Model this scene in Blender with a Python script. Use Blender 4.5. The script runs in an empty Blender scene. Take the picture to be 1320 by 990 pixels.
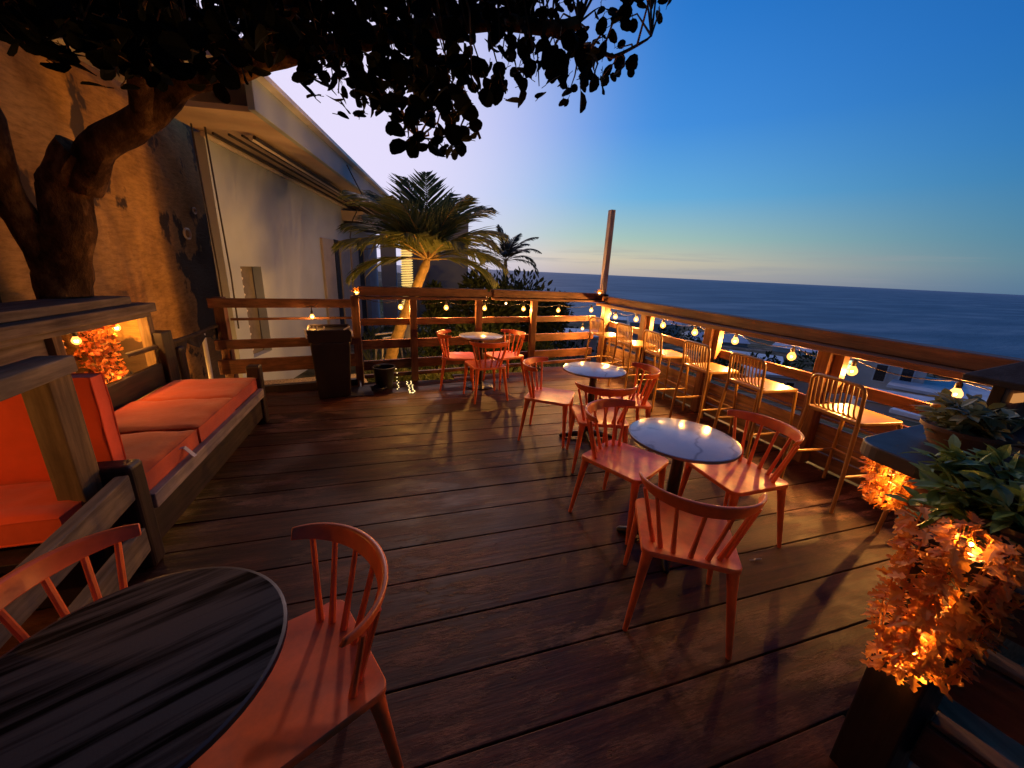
import bpy, bmesh, math, random
from mathutils import Vector, Matrix, noise as mnoise
random.seed(11)
R = math.radians
scene = bpy.context.scene
col = scene.collection

# ------------------------------------------------------------------ helpers
class MB:
    """collects shapes; build() links them as ONE mesh object"""
    def __init__(s): s.v = []; s.f = []
    def add(s, vs, fs):
        o = len(s.v); s.v += [tuple(v) for v in vs]; s.f += [tuple(i + o for i in f) for f in fs]; return s
    def box(s, c, d, rz=0.0, rot=None):
        hx, hy, hz = d[0]/2, d[1]/2, d[2]/2
        M = rot if rot is not None else Matrix.Rotation(rz, 3, 'Z')
        vs = [Vector(c) + M @ Vector((sx*hx, sy*hy, sz*hz)) for sx in (-1, 1) for sy in (-1, 1) for sz in (-1, 1)]
        return s.add(vs, [(0,1,3,2),(4,6,7,5),(0,4,5,1),(2,3,7,6),(0,2,6,4),(1,5,7,3)])
    def beam(s, p0, p1, w, h):
        """bar from p0 to p1, w = horizontal thickness, h = the other"""
        p0, p1 = Vector(p0), Vector(p1); d = p1 - p0; L = d.length; x = d.normalized()
        up = Vector((0,0,1)) if abs(x.z) < .95 else Vector((1,0,0))
        y = up.cross(x).normalized(); z = x.cross(y)
        M = Matrix((x, y, z)).transposed()
        return s.box((p0+p1)/2, (L, w, h), rot=M)
    def tube(s, pts, r, n=8, cap=True):
        pts = [Vector(p) for p in pts]
        rs = r if isinstance(r, (list, tuple)) else [r]*len(pts)
        vs = []; fs = []; ref = None
        for i, p in enumerate(pts):
            t = (pts[min(i+1, len(pts)-1)] - pts[max(i-1, 0)]).normalized()
            if ref is None:
                ref = Vector((0,0,1)) if abs(t.z) < .9 else Vector((1,0,0))
            a = (ref - t*ref.dot(t)).normalized(); b = t.cross(a); ref = a
            for k in range(n):
                q = 2*math.pi*k/n
                vs.append(p + (a*math.cos(q) + b*math.sin(q))*rs[i])
        for i in range(len(pts)-1):
            for k in range(n):
                k2 = (k+1) % n
                fs.append((i*n+k, i*n+k2, (i+1)*n+k2, (i+1)*n+k))
        if cap:
            fs.append(tuple(range(n))[::-1]); fs.append(tuple((len(pts)-1)*n + k for k in range(n)))
        return s.add(vs, fs)
    def lathe(s, c, prof, n=24):
        """prof: list of (radius, z)"""
        vs = []; fs = []
        for (r, z) in prof:
            for k in range(n):
                q = 2*math.pi*k/n
                vs.append((c[0]+r*math.cos(q), c[1]+r*math.sin(q), c[2]+z))
        for i in range(len(prof)-1):
            for k in range(n):
                k2 = (k+1) % n
                fs.append((i*n+k, i*n+k2, (i+1)*n+k2, (i+1)*n+k))
        fs.append(tuple(range(n))[::-1]); fs.append(tuple((len(prof)-1)*n+k for k in range(n)))
        return s.add(vs, fs)
    def poly_prism(s, pts, z0, z1):
        n = len(pts)
        vs = [(x, y, z0) for x, y in pts] + [(x, y, z1) for x, y in pts]
        fs = [tuple(range(n))[::-1], tuple(range(n, 2*n))] + [(k, (k+1) % n, n+(k+1) % n, n+k) for k in range(n)]
        return s.add(vs, fs)
    def leaf(s, p, d, n, L, W, shape='oval', bend=.15):
        """leaf at p pointing along d with face normal n"""
        p = Vector(p); d = Vector(d).normalized(); n = Vector(n)
        sd = d.cross(n)
        if sd.length < 1e-4: sd = d.orthogonal()
        sd.normalize(); n = sd.cross(d).normalized()
        if shape == 'round':
            pr = [(0,0),(.16,.36),(.45,.5),(.75,.43),(.95,.18),(1,0)]
        elif shape == 'oval':
            pr = [(0,.03),(.25,.34),(.55,.46),(.82,.26),(1,0)]
        elif shape == 'blade':
            pr = [(0,.25),(.3,.5),(.7,.38),(1,0)]
        else:   # ragged leaf with points
            pr = [(0,.05),(.2,.55),(.34,.22),(.55,.6),(.66,.2),(.84,.28),(1,0)]
        vs = []; m = len(pr)
        for (t, w) in pr: vs.append(p + d*L*t + sd*w*W - n*(bend*L*t*t) + n*(abs(w)*W*.25))
        for (t, w) in pr: vs.append(p + d*L*t - n*(bend*L*t*t))
        for (t, w) in pr: vs.append(p + d*L*t - sd*w*W - n*(bend*L*t*t) + n*(abs(w)*W*.25))
        fs = []
        for i in range(m-1):
            fs.append((i, i+1, m+i+1, m+i)); fs.append((m+i, m+i+1, 2*m+i+1, 2*m+i))
        return s.add(vs, fs)
    def build(s, name, mat, parent=None, smooth=False, bevel=0.0, seg=2, loc=None):
        me = bpy.data.meshes.new(name); me.from_pydata(s.v, [], s.f); me.validate(); me.update()
        bm = bmesh.new(); bm.from_mesh(me); bmesh.ops.recalc_face_normals(bm, faces=bm.faces) if not getattr(s, 'raw', False) else None
        bm.to_mesh(me); bm.free()
        if smooth:
            for p in me.polygons: p.use_smooth = True
            me.set_sharp_from_angle(angle=R(40))
        me.materials.append(mat)
        o = bpy.data.objects.new(name, me); col.objects.link(o)
        if parent is not None: o.parent = parent
        if loc is not None: o.location = loc
        if bevel > 0:
            m = o.modifiers.new('edge', 'BEVEL'); m.width = bevel; m.segments = seg; m.limit_method = 'ANGLE'; m.angle_limit = R(40)
        return o

def tag(o, label=None, cat=None, group=None, kind=None):
    if label: o['label'] = label
    if cat: o['category'] = cat
    if group: o['group'] = group
    if kind: o['kind'] = kind
    return o
def thing(name, label, cat, loc=(0,0,0), rz=0.0, group=None):
    o = bpy.data.objects.new(name, None); col.objects.link(o); o.empty_display_size = .1
    o.location = loc; o.rotation_euler = (0, 0, rz)
    return tag(o, label, cat, group)
def dup(root, loc, rz, label, group=None, mats=None):
    r = root.copy(); col.objects.link(r); r.location = loc; r.rotation_euler = (0, 0, rz); r['label'] = label
    if group: r['group'] = group
    for ch in list(root.children):
        c = ch.copy(); col.objects.link(c); c.parent = r
        for g in ch.children:
            d = g.copy(); col.objects.link(d); d.parent = c
    return r

# ------------------------------------------------------------------ materials
def nmat(name):
    m = bpy.data.materials.new(name); m.use_nodes = True
    nt = m.node_tree; b = nt.nodes['Principled BSDF']
    return m, nt, b
def N(nt, typ, **kw):
    n = nt.nodes.new(typ)
    for k, v in kw.items(): setattr(n, k, v)
    return n
def L(nt, a, b): nt.links.new(a, b)
def ramp(nt, fac, stops):
    r = N(nt, 'ShaderNodeValToRGB'); el = r.color_ramp.elements
    while len(el) < len(stops): el.new(.5)
    for e, (p, c) in zip(el, stops):
        e.position = p; e.color = (c[0], c[1], c[2], 1) if not isinstance(c, (int, float)) else (c, c, c, 1)
    L(nt, fac, r.inputs[0]); return r
def texnoise(nt, scale=(1,1,1), s=5.0, detail=5, rough=.6, coord='Object', rot=(0,0,0)):
    tc = N(nt, 'ShaderNodeTexCoord'); mp = N(nt, 'ShaderNodeMapping'); mp.inputs['Scale'].default_value = scale
    mp.inputs['Rotation'].default_value = rot
    L(nt, tc.outputs[coord], mp.inputs[0])
    n = N(nt, 'ShaderNodeTexNoise'); n.inputs['Scale'].default_value = s; n.inputs['Detail'].default_value = detail; n.inputs['Roughness'].default_value = rough
    L(nt, mp.outputs[0], n.inputs['Vector']); return n
def bumpn(nt, b, h, strength=.3, dist=.01):
    bp = N(nt, 'ShaderNodeBump'); bp.inputs['Strength'].default_value = strength; bp.inputs['Distance'].default_value = dist
    L(nt, h, bp.inputs['Height']); L(nt, bp.outputs[0], b.inputs['Normal']); return bp
def mixc(nt, fac, a, b, typ='MIX'):
    m = N(nt, 'ShaderNodeMix', data_type='RGBA', blend_type=typ)
    for sock, v in ((m.inputs[0], fac), (m.inputs[6], a), (m.inputs[7], b)):
        if isinstance(v, (int, float)): sock.default_value = v
        elif isinstance(v, tuple): sock.default_value = (v[0], v[1], v[2], 1)
        else: L(nt, v, sock)
    return m.outputs[2]
def simple(name, c, rough=.5, metal=0.0, vary=.12, ns=8.0, bump=.1, spec=.5):
    m, nt, b = nmat(name)
    n = texnoise(nt, s=ns, detail=6)
    lo = tuple(x*(1-vary*1.6) for x in c); hi = tuple(min(1, x*(1+vary)) for x in c)
    r = ramp(nt, n.outputs['Fac'], [(.3, lo), (.7, hi)])
    L(nt, r.outputs[0], b.inputs['Base Color'])
    rr = ramp(nt, n.outputs['Fac'], [(.3, min(1, rough*1.15)), (.75, rough*.85)]); L(nt, rr.outputs[0], b.inputs['Roughness'])
    b.inputs['Metallic'].default_value = metal; b.inputs['Specular IOR Level'].default_value = spec
    if bump: 
        n2 = texnoise(nt, s=ns*9, detail=4); bumpn(nt, b, n2.outputs['Fac'], bump, .004)
    return m
def wood(name, c1, c2, axis='x', rough=.55, grain=14.0, tint=.35, spec=.4, bump=.35):
    m, nt, b = nmat(name)
    sc = {'x': (1, grain, grain), 'y': (grain, 1, grain), 'z': (grain, grain, 1)}[axis]
    n = texnoise(nt, sc, 2.2, 7, .62)
    g = N(nt, 'ShaderNodeNewGeometry')
    # offset grain per board
    r = ramp(nt, n.outputs['Fac'], [(.32, c1), (.68, c2)])
    k = N(nt, 'ShaderNodeMapRange'); k.inputs[3].default_value = 1-tint; k.inputs[4].default_value = 1+tint
    L(nt, g.outputs['Random Per Island'], k.inputs[0])
    base = mixc(nt, 1.0, r.outputs[0], k.outputs[0], 'MULTIPLY')
    n3 = texnoise(nt, s=3.5, detail=5)
    st = ramp(nt, n3.outputs['Fac'], [(.35, .55), (.62, 1.0)])
    base = mixc(nt, .7, base, st.outputs[0], 'MULTIPLY')
    L(nt, base, b.inputs['Base Color'])
    rr = ramp(nt, n.outputs['Fac'], [(.2, min(1, rough*1.25)), (.8, rough*.8)]); L(nt, rr.outputs[0], b.inputs['Roughness'])
    b.inputs['Specular IOR Level'].default_value = spec
    bumpn(nt, b, n.outputs['Fac'], bump, .006)
    return m
def emis(name, c, s, mixdark=None):
    m = bpy.data.materials.new(name); m.use_nodes = True; nt = m.node_tree; nt.nodes.clear()
    o = N(nt, 'ShaderNodeOutputMaterial'); e = N(nt, 'ShaderNodeEmission'); e.inputs[0].default_value = (*c, 1); e.inputs[1].default_value = s
    L(nt, e.outputs[0], o.inputs[0]); return m
def bulbglass(name, c, s):
    """thin glowing glass: lets the lamp inside shine through"""
    m = bpy.data.materials.new(name); m.use_nodes = True; nt = m.node_tree; nt.nodes.clear()
    o = N(nt, 'ShaderNodeOutputMaterial'); e = N(nt, 'ShaderNodeEmission'); e.inputs[0].default_value = (*c, 1); e.inputs[1].default_value = s
    t = N(nt, 'ShaderNodeBsdfTransparent'); t.inputs[0].default_value = (1, .9, .75, 1); a = N(nt, 'ShaderNodeAddShader')
    L(nt, e.outputs[0], a.inputs[0]); L(nt, t.outputs[0], a.inputs[1]); L(nt, a.outputs[0], o.inputs[0]); return m
def leafmat(name, c1, c2, rough=.45, trans=.25, tcol=None, spec=.4):
    m, nt, b = nmat(name); b.inputs['Specular IOR Level'].default_value = spec
    g = N(nt, 'ShaderNodeNewGeometry')
    r = ramp(nt, g.outputs['Random Per Island'], [(0, c1), (1, c2)])
    L(nt, r.outputs[0], b.inputs['Base Color']); b.inputs['Roughness'].default_value = rough
    if trans:
        t = N(nt, 'ShaderNodeBsdfTranslucent'); mx = N(nt, 'ShaderNodeMixShader'); mx.inputs[0].default_value = trans
        if tcol: t.inputs[0].default_value = (*tcol, 1)
        else: L(nt, r.outputs[0], t.inputs[0])
        out = nt.nodes['Material Output']
        L(nt, b.outputs[0], mx.inputs[1]); L(nt, t.outputs[0], mx.inputs[2]); L(nt, mx.outputs[0], out.inputs[0])
    return m

# deck boards: dark stained timber with worn, scuffed patches
def deckmat():
    m, nt, b = nmat('deck_timber')
    g = N(nt, 'ShaderNodeNewGeometry')
    n = texnoise(nt, (1.0, 16, 16), 1.6, 8, .65)
    r = ramp(nt, n.outputs['Fac'], [(.3, (.019, .0048, .0022)), (.55, (.056, .0165, .0072)), (.75, (.105, .035, .016))])
    k = N(nt, 'ShaderNodeMapRange'); k.inputs[3].default_value = .65; k.inputs[4].default_value = 1.35
    L(nt, g.outputs['Random Per Island'], k.inputs[0])
    base = mixc(nt, 1.0, r.outputs[0], k.outputs[0], 'MULTIPLY')
    w = texnoise(nt, (1.0, 3.2, 1), 2.3, 9, .72)
    wr = ramp(nt, w.outputs['Fac'], [(.50, 0.0), (.57, .55), (.70, 1.0)])
    w2 = texnoise(nt, (.8, 1.2, 1), .8, 3, .5)
    w2r = ramp(nt, w2.outputs['Fac'], [(.42, 0.0), (.6, 1.0)])
    wf = mixc(nt, 1.0, wr.outputs[0], w2r.outputs[0], 'MULTIPLY')
    base = mixc(nt, wf, base, (.22, .110, .070))
    # dark dents and cracks
    d = texnoise(nt, (5, 9, 1), 2.6, 6, .7, rot=(0, 0, .5))
    dr = ramp(nt, d.outputs['Fac'], [(.29, .25), (.36, 1.0)])
    base = mixc(nt, 1.0, base, dr.outputs[0], 'MULTIPLY')
    f = texnoise(nt, (3, 22, 1), 9, 5, .75); fr = ramp(nt, f.outputs['Fac'], [(.32, .55), (.5, .95), (.68, 1.5)])
    base = mixc(nt, 1.0, base, fr.outputs[0], 'MULTIPLY')
    L(nt, base, b.inputs['Base Color'])
    rr = ramp(nt, w.outputs['Fac'], [(.3, .36), (.65, .62)]); L(nt, rr.outputs[0], b.inputs['Roughness'])
    b.inputs['Specular IOR Level'].default_value = .20
    hm = N(nt, 'ShaderNodeMath', operation='ADD'); L(nt, n.outputs['Fac'], hm.inputs[0]); L(nt, dr.outputs[0], hm.inputs[1])
    hm2 = N(nt, 'ShaderNodeMath', operation='ADD'); L(nt, hm.outputs[0], hm2.inputs[0]); L(nt, wf, hm2.inputs[1])
    bumpn(nt, b, hm2.outputs[0], .45, .006)
    return m
def marblemat():
    m, nt, b = nmat('white_marble')
    n = texnoise(nt, (1,1,1), 3.0, 8, .6)
    wv = N(nt, 'ShaderNodeTexWave'); wv.inputs['Scale'].default_value = 1.3; wv.inputs['Distortion'].default_value = 9; wv.inputs['Detail'].default_value = 5; wv.inputs['Detail Scale'].default_value = 1.6
    tc = N(nt, 'ShaderNodeTexCoord'); mp = N(nt, 'ShaderNodeMapping'); mp.inputs['Rotation'].default_value = (0, 0, .9); L(nt, tc.outputs['Object'], mp.inputs[0]); L(nt, mp.outputs[0], wv.inputs['Vector'])
    r = ramp(nt, wv.outputs['Fac'], [(.0, (.42, .40, .41)), (.03, (.62, .60, .61)), (.10, (.70, .69, .70))])
    r2 = ramp(nt, n.outputs['Fac'], [(.3, .8), (.6, 1.0)])
    L(nt, mixc(nt, 1.0, r.outputs[0], r2.outputs[0], 'MULTIPLY'), b.inputs['Base Color'])
    b.inputs['Roughness'].default_value = .16
    return m
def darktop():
    m, nt, b = nmat('painted_reflection_tabletop')
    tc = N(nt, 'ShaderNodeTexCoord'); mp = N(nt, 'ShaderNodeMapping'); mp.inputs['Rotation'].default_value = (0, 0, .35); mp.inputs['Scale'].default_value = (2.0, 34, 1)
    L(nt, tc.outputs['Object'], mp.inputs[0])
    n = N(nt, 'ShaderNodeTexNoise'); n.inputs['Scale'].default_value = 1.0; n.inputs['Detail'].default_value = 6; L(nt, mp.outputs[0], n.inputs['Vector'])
    r = ramp(nt, n.outputs['Fac'], [(.42, (.007, .004, .0025)), (.58, (.095, .070, .052))])  # lighter streaks are reflections painted into the top's colour
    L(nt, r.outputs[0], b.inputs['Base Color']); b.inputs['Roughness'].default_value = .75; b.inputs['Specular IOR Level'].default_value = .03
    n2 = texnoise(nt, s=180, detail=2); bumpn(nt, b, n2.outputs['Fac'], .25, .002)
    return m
def stucco():
    m, nt, b = nmat('stained_stucco')
    n = texnoise(nt, (1, 1, 1), 1.1, 10, .68)
    r = ramp(nt, n.outputs['Fac'], [(.30, (.20, .10, .030)), (.5, (.48, .265, .080)), (.7, (.62, .36, .115))])
    # slanting trowel marks
    s = texnoise(nt, (1, 2.2, 9), 3.0, 6, .7, rot=(.7, 0, 0))
    sr = ramp(nt, s.outputs['Fac'], [(.3, .62), (.6, 1.05)])
    base = mixc(nt, 1.0, r.outputs[0], sr.outputs[0], 'MULTIPLY')
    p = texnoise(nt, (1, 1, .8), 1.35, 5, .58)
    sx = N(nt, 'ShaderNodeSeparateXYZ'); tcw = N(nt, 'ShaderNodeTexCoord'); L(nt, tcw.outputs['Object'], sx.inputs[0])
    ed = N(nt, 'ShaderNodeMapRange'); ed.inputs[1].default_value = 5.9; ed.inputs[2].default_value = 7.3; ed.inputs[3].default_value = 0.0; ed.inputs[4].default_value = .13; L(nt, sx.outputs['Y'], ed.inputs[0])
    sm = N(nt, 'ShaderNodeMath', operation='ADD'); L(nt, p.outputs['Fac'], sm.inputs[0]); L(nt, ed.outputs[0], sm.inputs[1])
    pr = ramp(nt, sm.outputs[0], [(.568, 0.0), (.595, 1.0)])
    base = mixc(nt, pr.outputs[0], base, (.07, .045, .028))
    L(nt, base, b.inputs['Base Color']); b.inputs['Roughness'].default_value = .9; b.inputs['Specular IOR Level'].default_value = .15
    bumpn(nt, b, s.outputs['Fac'], .6, .03)
    return m
def barkmat():
    m, nt, b = nmat('tree_bark')
    n = texnoise(nt, (1, 1, .45), 5.0, 8, .7)
    r = ramp(nt, n.outputs['Fac'], [(.35, (.014, .007, .003)), (.50, (.075, .038, .016)), (.68, (.26, .145, .055))])
    L(nt, r.outputs[0], b.inputs['Base Color']); b.inputs['Roughness'].default_value = .95; b.inputs['Specular IOR Level'].default_value = .1
    bumpn(nt, b, n.outputs['Fac'], .9, .05); return m
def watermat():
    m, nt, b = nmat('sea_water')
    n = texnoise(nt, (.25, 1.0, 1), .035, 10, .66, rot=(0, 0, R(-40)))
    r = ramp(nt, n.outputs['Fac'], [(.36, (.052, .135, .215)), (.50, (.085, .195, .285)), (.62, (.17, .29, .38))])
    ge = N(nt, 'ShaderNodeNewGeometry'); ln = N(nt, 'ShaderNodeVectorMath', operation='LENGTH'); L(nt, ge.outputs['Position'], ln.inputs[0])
    hzf = N(nt, 'ShaderNodeMapRange'); hzf.inputs[1].default_value = 600; hzf.inputs[2].default_value = 9000; hzf.inputs[4].default_value = .55; L(nt, ln.outputs['Value'], hzf.inputs[0])  # haze painted in: water colour pales with distance
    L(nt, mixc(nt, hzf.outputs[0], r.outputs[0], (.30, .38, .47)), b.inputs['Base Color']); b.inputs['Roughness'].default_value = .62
    b.inputs['Specular IOR Level'].default_value = .35
    n2 = texnoise(nt, (.5, 1, 1), .4, 6, .6, rot=(0, 0, R(-40)))
    bumpn(nt, b, n2.outputs['Fac'], .6, 1.0); return m
def groundmat():
    m, nt, b = nmat('hillside_ground')
    n = texnoise(nt, s=.09, detail=10, rough=.7)
    r = ramp(nt, n.outputs['Fac'], [(.34, (.05, .07, .03)), (.46, (.12, .125, .075)), (.56, (.25, .21, .15)), (.68, (.45, .41, .35))])
    n2 = texnoise(nt, s=2.2, detail=8, rough=.7); r2 = ramp(nt, n2.outputs['Fac'], [(.3, .35), (.65, 1.1)])
    n4 = texnoise(nt, s=.45, detail=9, rough=.75); r4 = ramp(nt, n4.outputs['Fac'], [(.36, .25), (.5, .9), (.62, 1.9)])
    L(nt, mixc(nt, 1.0, mixc(nt, 1.0, r.outputs[0], r2.outputs[0], 'MULTIPLY'), r4.outputs[0], 'MULTIPLY'), b.inputs['Base Color']); b.inputs['Roughness'].default_value = .95
    b.inputs['Specular IOR Level'].default_value = .1
    bumpn(nt, b, n2.outputs['Fac'], .8, .15); return m
def fabric(name, c):
    m, nt, b = nmat(name)
    n = texnoise(nt, s=3.5, detail=7); r = ramp(nt, n.outputs['Fac'], [(.3, tuple(x*.72 for x in c)), (.7, c)])
    L(nt, r.outputs[0], b.inputs['Base Color']); b.inputs['Roughness'].default_value = .85
    b.inputs['Sheen Weight'].default_value = .25; b.inputs['Specular IOR Level'].default_value = .2
    n1 = texnoise(nt, s=6, detail=3); n2 = texnoise(nt, s=420, detail=2)
    ad = N(nt, 'ShaderNodeMath', operation='MULTIPLY_ADD'); ad.inputs[1].default_value = .15; L(nt, n2.outputs['Fac'], ad.inputs[0]); L(nt, n1.outputs['Fac'], ad.inputs[2])
    bumpn(nt, b, ad.outputs[0], .45, .02); return m

M = dict(
 deck=deckmat(), marble=marblemat(), darktop=darktop(), stucco=stucco(), bark=barkmat(), sea=watermat(), ground=groundmat(),
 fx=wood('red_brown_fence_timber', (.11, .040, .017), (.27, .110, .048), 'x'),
 fy=wood('red_brown_bar_timber', (.11, .040, .017), (.27, .110, .048), 'y'),
 fz=wood('red_brown_post_timber', (.115, .044, .020), (.28, .115, .052), 'z'),
 panel=wood('weathered_panel_timber', (.16, .082, .036), (.36, .20, .09), 'y'),
 dpost=wood('dark_stained_timber', (.020, .010, .008), (.045, .022, .016), 'z', rough=.5),
 grey=wood('weathered_grey_timber', (.085, .062, .042), (.23, .175, .125), 'y', rough=.8),
 greyz=wood('weathered_grey_post', (.11, .068, .028), (.27, .17, .075), 'z', rough=.8),
 slat=wood('dark_bench_slat', (.016, .009, .007), (.04, .020, .015), 'y'),
 pallet=wood('pale_pine_timber', (.50, .29, .12), (.76, .50, .25), 'x', rough=.7),
 coral=simple('coral_plastic', (.76, .140, .030), .36, vary=.16, ns=11, bump=.04),
 yellow=simple('mustard_painted_metal', (.36, .185, .045), .36, vary=.12, ns=9, bump=.05),
 black=simple('black_iron', (.012, .010, .010), .35, vary=.3, bump=.08),
 blackp=simple('black_plastic', (.014, .011, .011), .42, vary=.3, bump=.08),
 bin=simple('dark_bin_plastic', (.018, .011, .009), .4, vary=.2, bump=.08),
 pale=wood('pale_bench_rail', (.20, .16, .135), (.44, .36, .31), 'y', rough=.7),
 mast=wood('bare_pale_mast', (.55, .46, .40), (.80, .70, .62), 'z', rough=.8),
 rimd=simple('dark_table_edge', (.05, .042, .04), .4, .5, bump=0),
 rim=simple('table_edge_metal', (.30, .24, .21), .3, .7, bump=0),
 white=simple('white_plastic', (.75, .73, .70), .4, vary=.06),
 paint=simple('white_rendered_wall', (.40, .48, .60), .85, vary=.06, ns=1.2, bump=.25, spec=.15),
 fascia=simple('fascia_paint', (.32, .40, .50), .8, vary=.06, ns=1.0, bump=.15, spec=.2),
 soffit=simple('tan_soffit_board', (.50, .42, .37), .8, vary=.10, ns=1.5, bump=.15, spec=.2),
 pipe=simple('dark_conduit', (.025, .022, .022), .5, vary=.2, bump=0),
 wpipe=simple('pale_conduit', (.55, .52, .50), .45, vary=.1, bump=0),
 recess=simple('grey_recess', (.16, .15, .15), .8, vary=.1, bump=.1),
 shutter=simple('painted_shutter', (.34, .31, .29), .6, vary=.08, ns=3, bump=.1),
 dark=simple('dark_opening', (.012, .011, .012), .7, vary=.2, bump=0),
 red=fabric('orange_red_cushion', (.62, .095, .016)),
 redd=fabric('deep_red_cushion', (.85, .10, .022)),
 tagw=simple('care_tag_white', (.6, .58, .55), .6, vary=.1),
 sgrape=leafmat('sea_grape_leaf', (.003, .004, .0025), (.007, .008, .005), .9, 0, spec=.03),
 palm=leafmat('palm_leaflet', (.085, .125, .040), (.21, .23, .085), .45, .35),
 palmd=leafmat('far_palm_leaflet', (.012, .020, .010), (.03, .036, .018), .55, .1),
 shrub=leafmat('shrub_leaf', (.012, .024, .009), (.042, .058, .020), .7, .15, spec=.1),
 potl=leafmat('glossy_pot_leaf', (.11, .20, .05), (.27, .38, .12), .36, .15),
 succ=leafmat('pale_pot_leaf', (.17, .20, .09), (.34, .36, .19), .45, .15),
 orange=leafmat('orange_garland_leaf', (.62, .18, .022), (.84, .33, .05), .55, .34),
 lit=leafmat('lit_planter_leaf', (.30, .05, .012), (.62, .20, .035), .5, .35),
 ptrunk=simple('palm_trunk', (.30, .21, .075), .8, vary=.3, ns=14, bump=.4),
 stem=simple('woody_stem', (.05, .032, .018), .9, vary=.3, ns=10, bump=.3),
 pot=simple('clay_pot', (.17, .085, .045), .7, vary=.25, ns=6, bump=.2),
 counter=simple('charcoal_counter', (.045, .038, .036), .5, vary=.2, ns=5, bump=.08),
 bulb=bulbglass('warm_bulb_glass', (1.0, .40, .075), 1.9),
 fil=emis('bulb_filament_glow', (1.0, .72, .34), 26.0),
 bulbs=bulbglass('small_bulb_glass', (1.0, .36, .05), 2.0),
 tiny=emis('tiny_bulb_glow', (1.0, .36, .05), 45.0),
 amber=emis('amber_lamp_core', (1.0, .42, .07), 60.0),
 amberp=leafmat('amber_lamp_petal', (.75, .33, .06), (.85, .45, .10), .35, .5),
 rope=emis('rope_light_glow', (1.0, .66, .18), 1.15),
 fairy=emis('fairy_light_glow', (1.0, .72, .30), 2.5),
 winlit=emis('lit_window_glow', (.55, 1.0, .62), 1.3),
 winwarm=emis('warm_window_glow', (1.0, .42, .12), .55),
 roofw=simple('pale_metal_roof', (.66, .70, .76), .5, vary=.15, ns=1.0),
 roofd=simple('dark_shingle_roof', (.028, .022, .020), .7, vary=.3, ns=14, bump=.4),
 house=simple('house_render', (.66, .60, .54), .85, vary=.1, ns=.6),
 glass=simple('dark_window_glass', (.012, .014, .018), .1, vary=.1, bump=0),
 gravel=simple('pale_gravel', (.30, .25, .18), .9, vary=.5, ns=45, bump=.8),
 canvas=simple('dark_canvas', (.035, .024, .018), .85, vary=.3, bump=.3),
 debris=simple('pale_scrap', (.6, .55, .5), .7, vary=.1),
)

# ------------------------------------------------------------------ camera
def make_camera():
    cd = bpy.data.cameras.new('camera'); cam = bpy.data.objects.new('camera', cd); col.objects.link(cam)
    yaw, pitch, roll = R(17.8), .2904, .04776
    f0 = Vector((math.sin(yaw), math.cos(yaw), 0)); r0 = Vector((math.cos(yaw), -math.sin(yaw), 0)); u0 = Vector((0,0,1))
    fw = f0*math.cos(pitch) - u0*math.sin(pitch); u = f0*math.sin(pitch) + u0*math.cos(pitch)
    rt = r0*math.cos(roll) + u*math.sin(roll); up = -r0*math.sin(roll) + u*math.cos(roll)
    cam.matrix_world = Matrix(((rt.x, up.x, -fw.x, 0), (rt.y, up.y, -fw.y, 0), (rt.z, up.z, -fw.z, 1.6), (0,0,0,1)))
    cd.sensor_width = 36; cd.lens = 36*490/1320; cd.clip_start = .03; cd.clip_end = 90000
    scene.camera = cam
make_camera()

# ------------------------------------------------------------------ deck
def bfY(x): return 5.42 + .175*(x + .46)          # line of the back fence
def deck():
    mb = MB(); w = .27; gap = .0065
    k0 = int((-2.2 - .61)/w) - 1
    y = .61 + w*k0
    while y < 6.3:
        ya, yb = y + gap/2, y + w - gap/2
        x0 = -3.3; x1 = 3.66
        if yb > 5.10: x0 = max(x0, (yb - 5.42)/.175 - .46 - .5) if yb > 5.2 else -2.0
        if yb < .63: x1 = 1.62
        if x0 < x1 - .1:
            cuts = [x0]; x = x0 + random.uniform(20, 36)
            while x < x1 - .9:
                cuts.append(x); x += random.uniform(2.4, 3.8)
            cuts.append(x1)
            for a, b in zip(cuts[:-1], cuts[1:]):
                dz = random.uniform(-.0015, .0015)
                mb.box(((a+b)/2, (ya+yb)/2, -.0185 + dz), (b - a - .006, yb - ya, .036))
        y += w
    o = mb.build('deck', M['deck'], bevel=.004, seg=2); tag(o, kind='structure')
    s = MB().box((.2, 2.87, -.16), (6.8, 4.46, .2)).box((-.82, -.24, -.161), (4.8, 1.75, .2)).build('deck_substructure', M['black']); tag(s, kind='structure')
deck()

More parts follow.
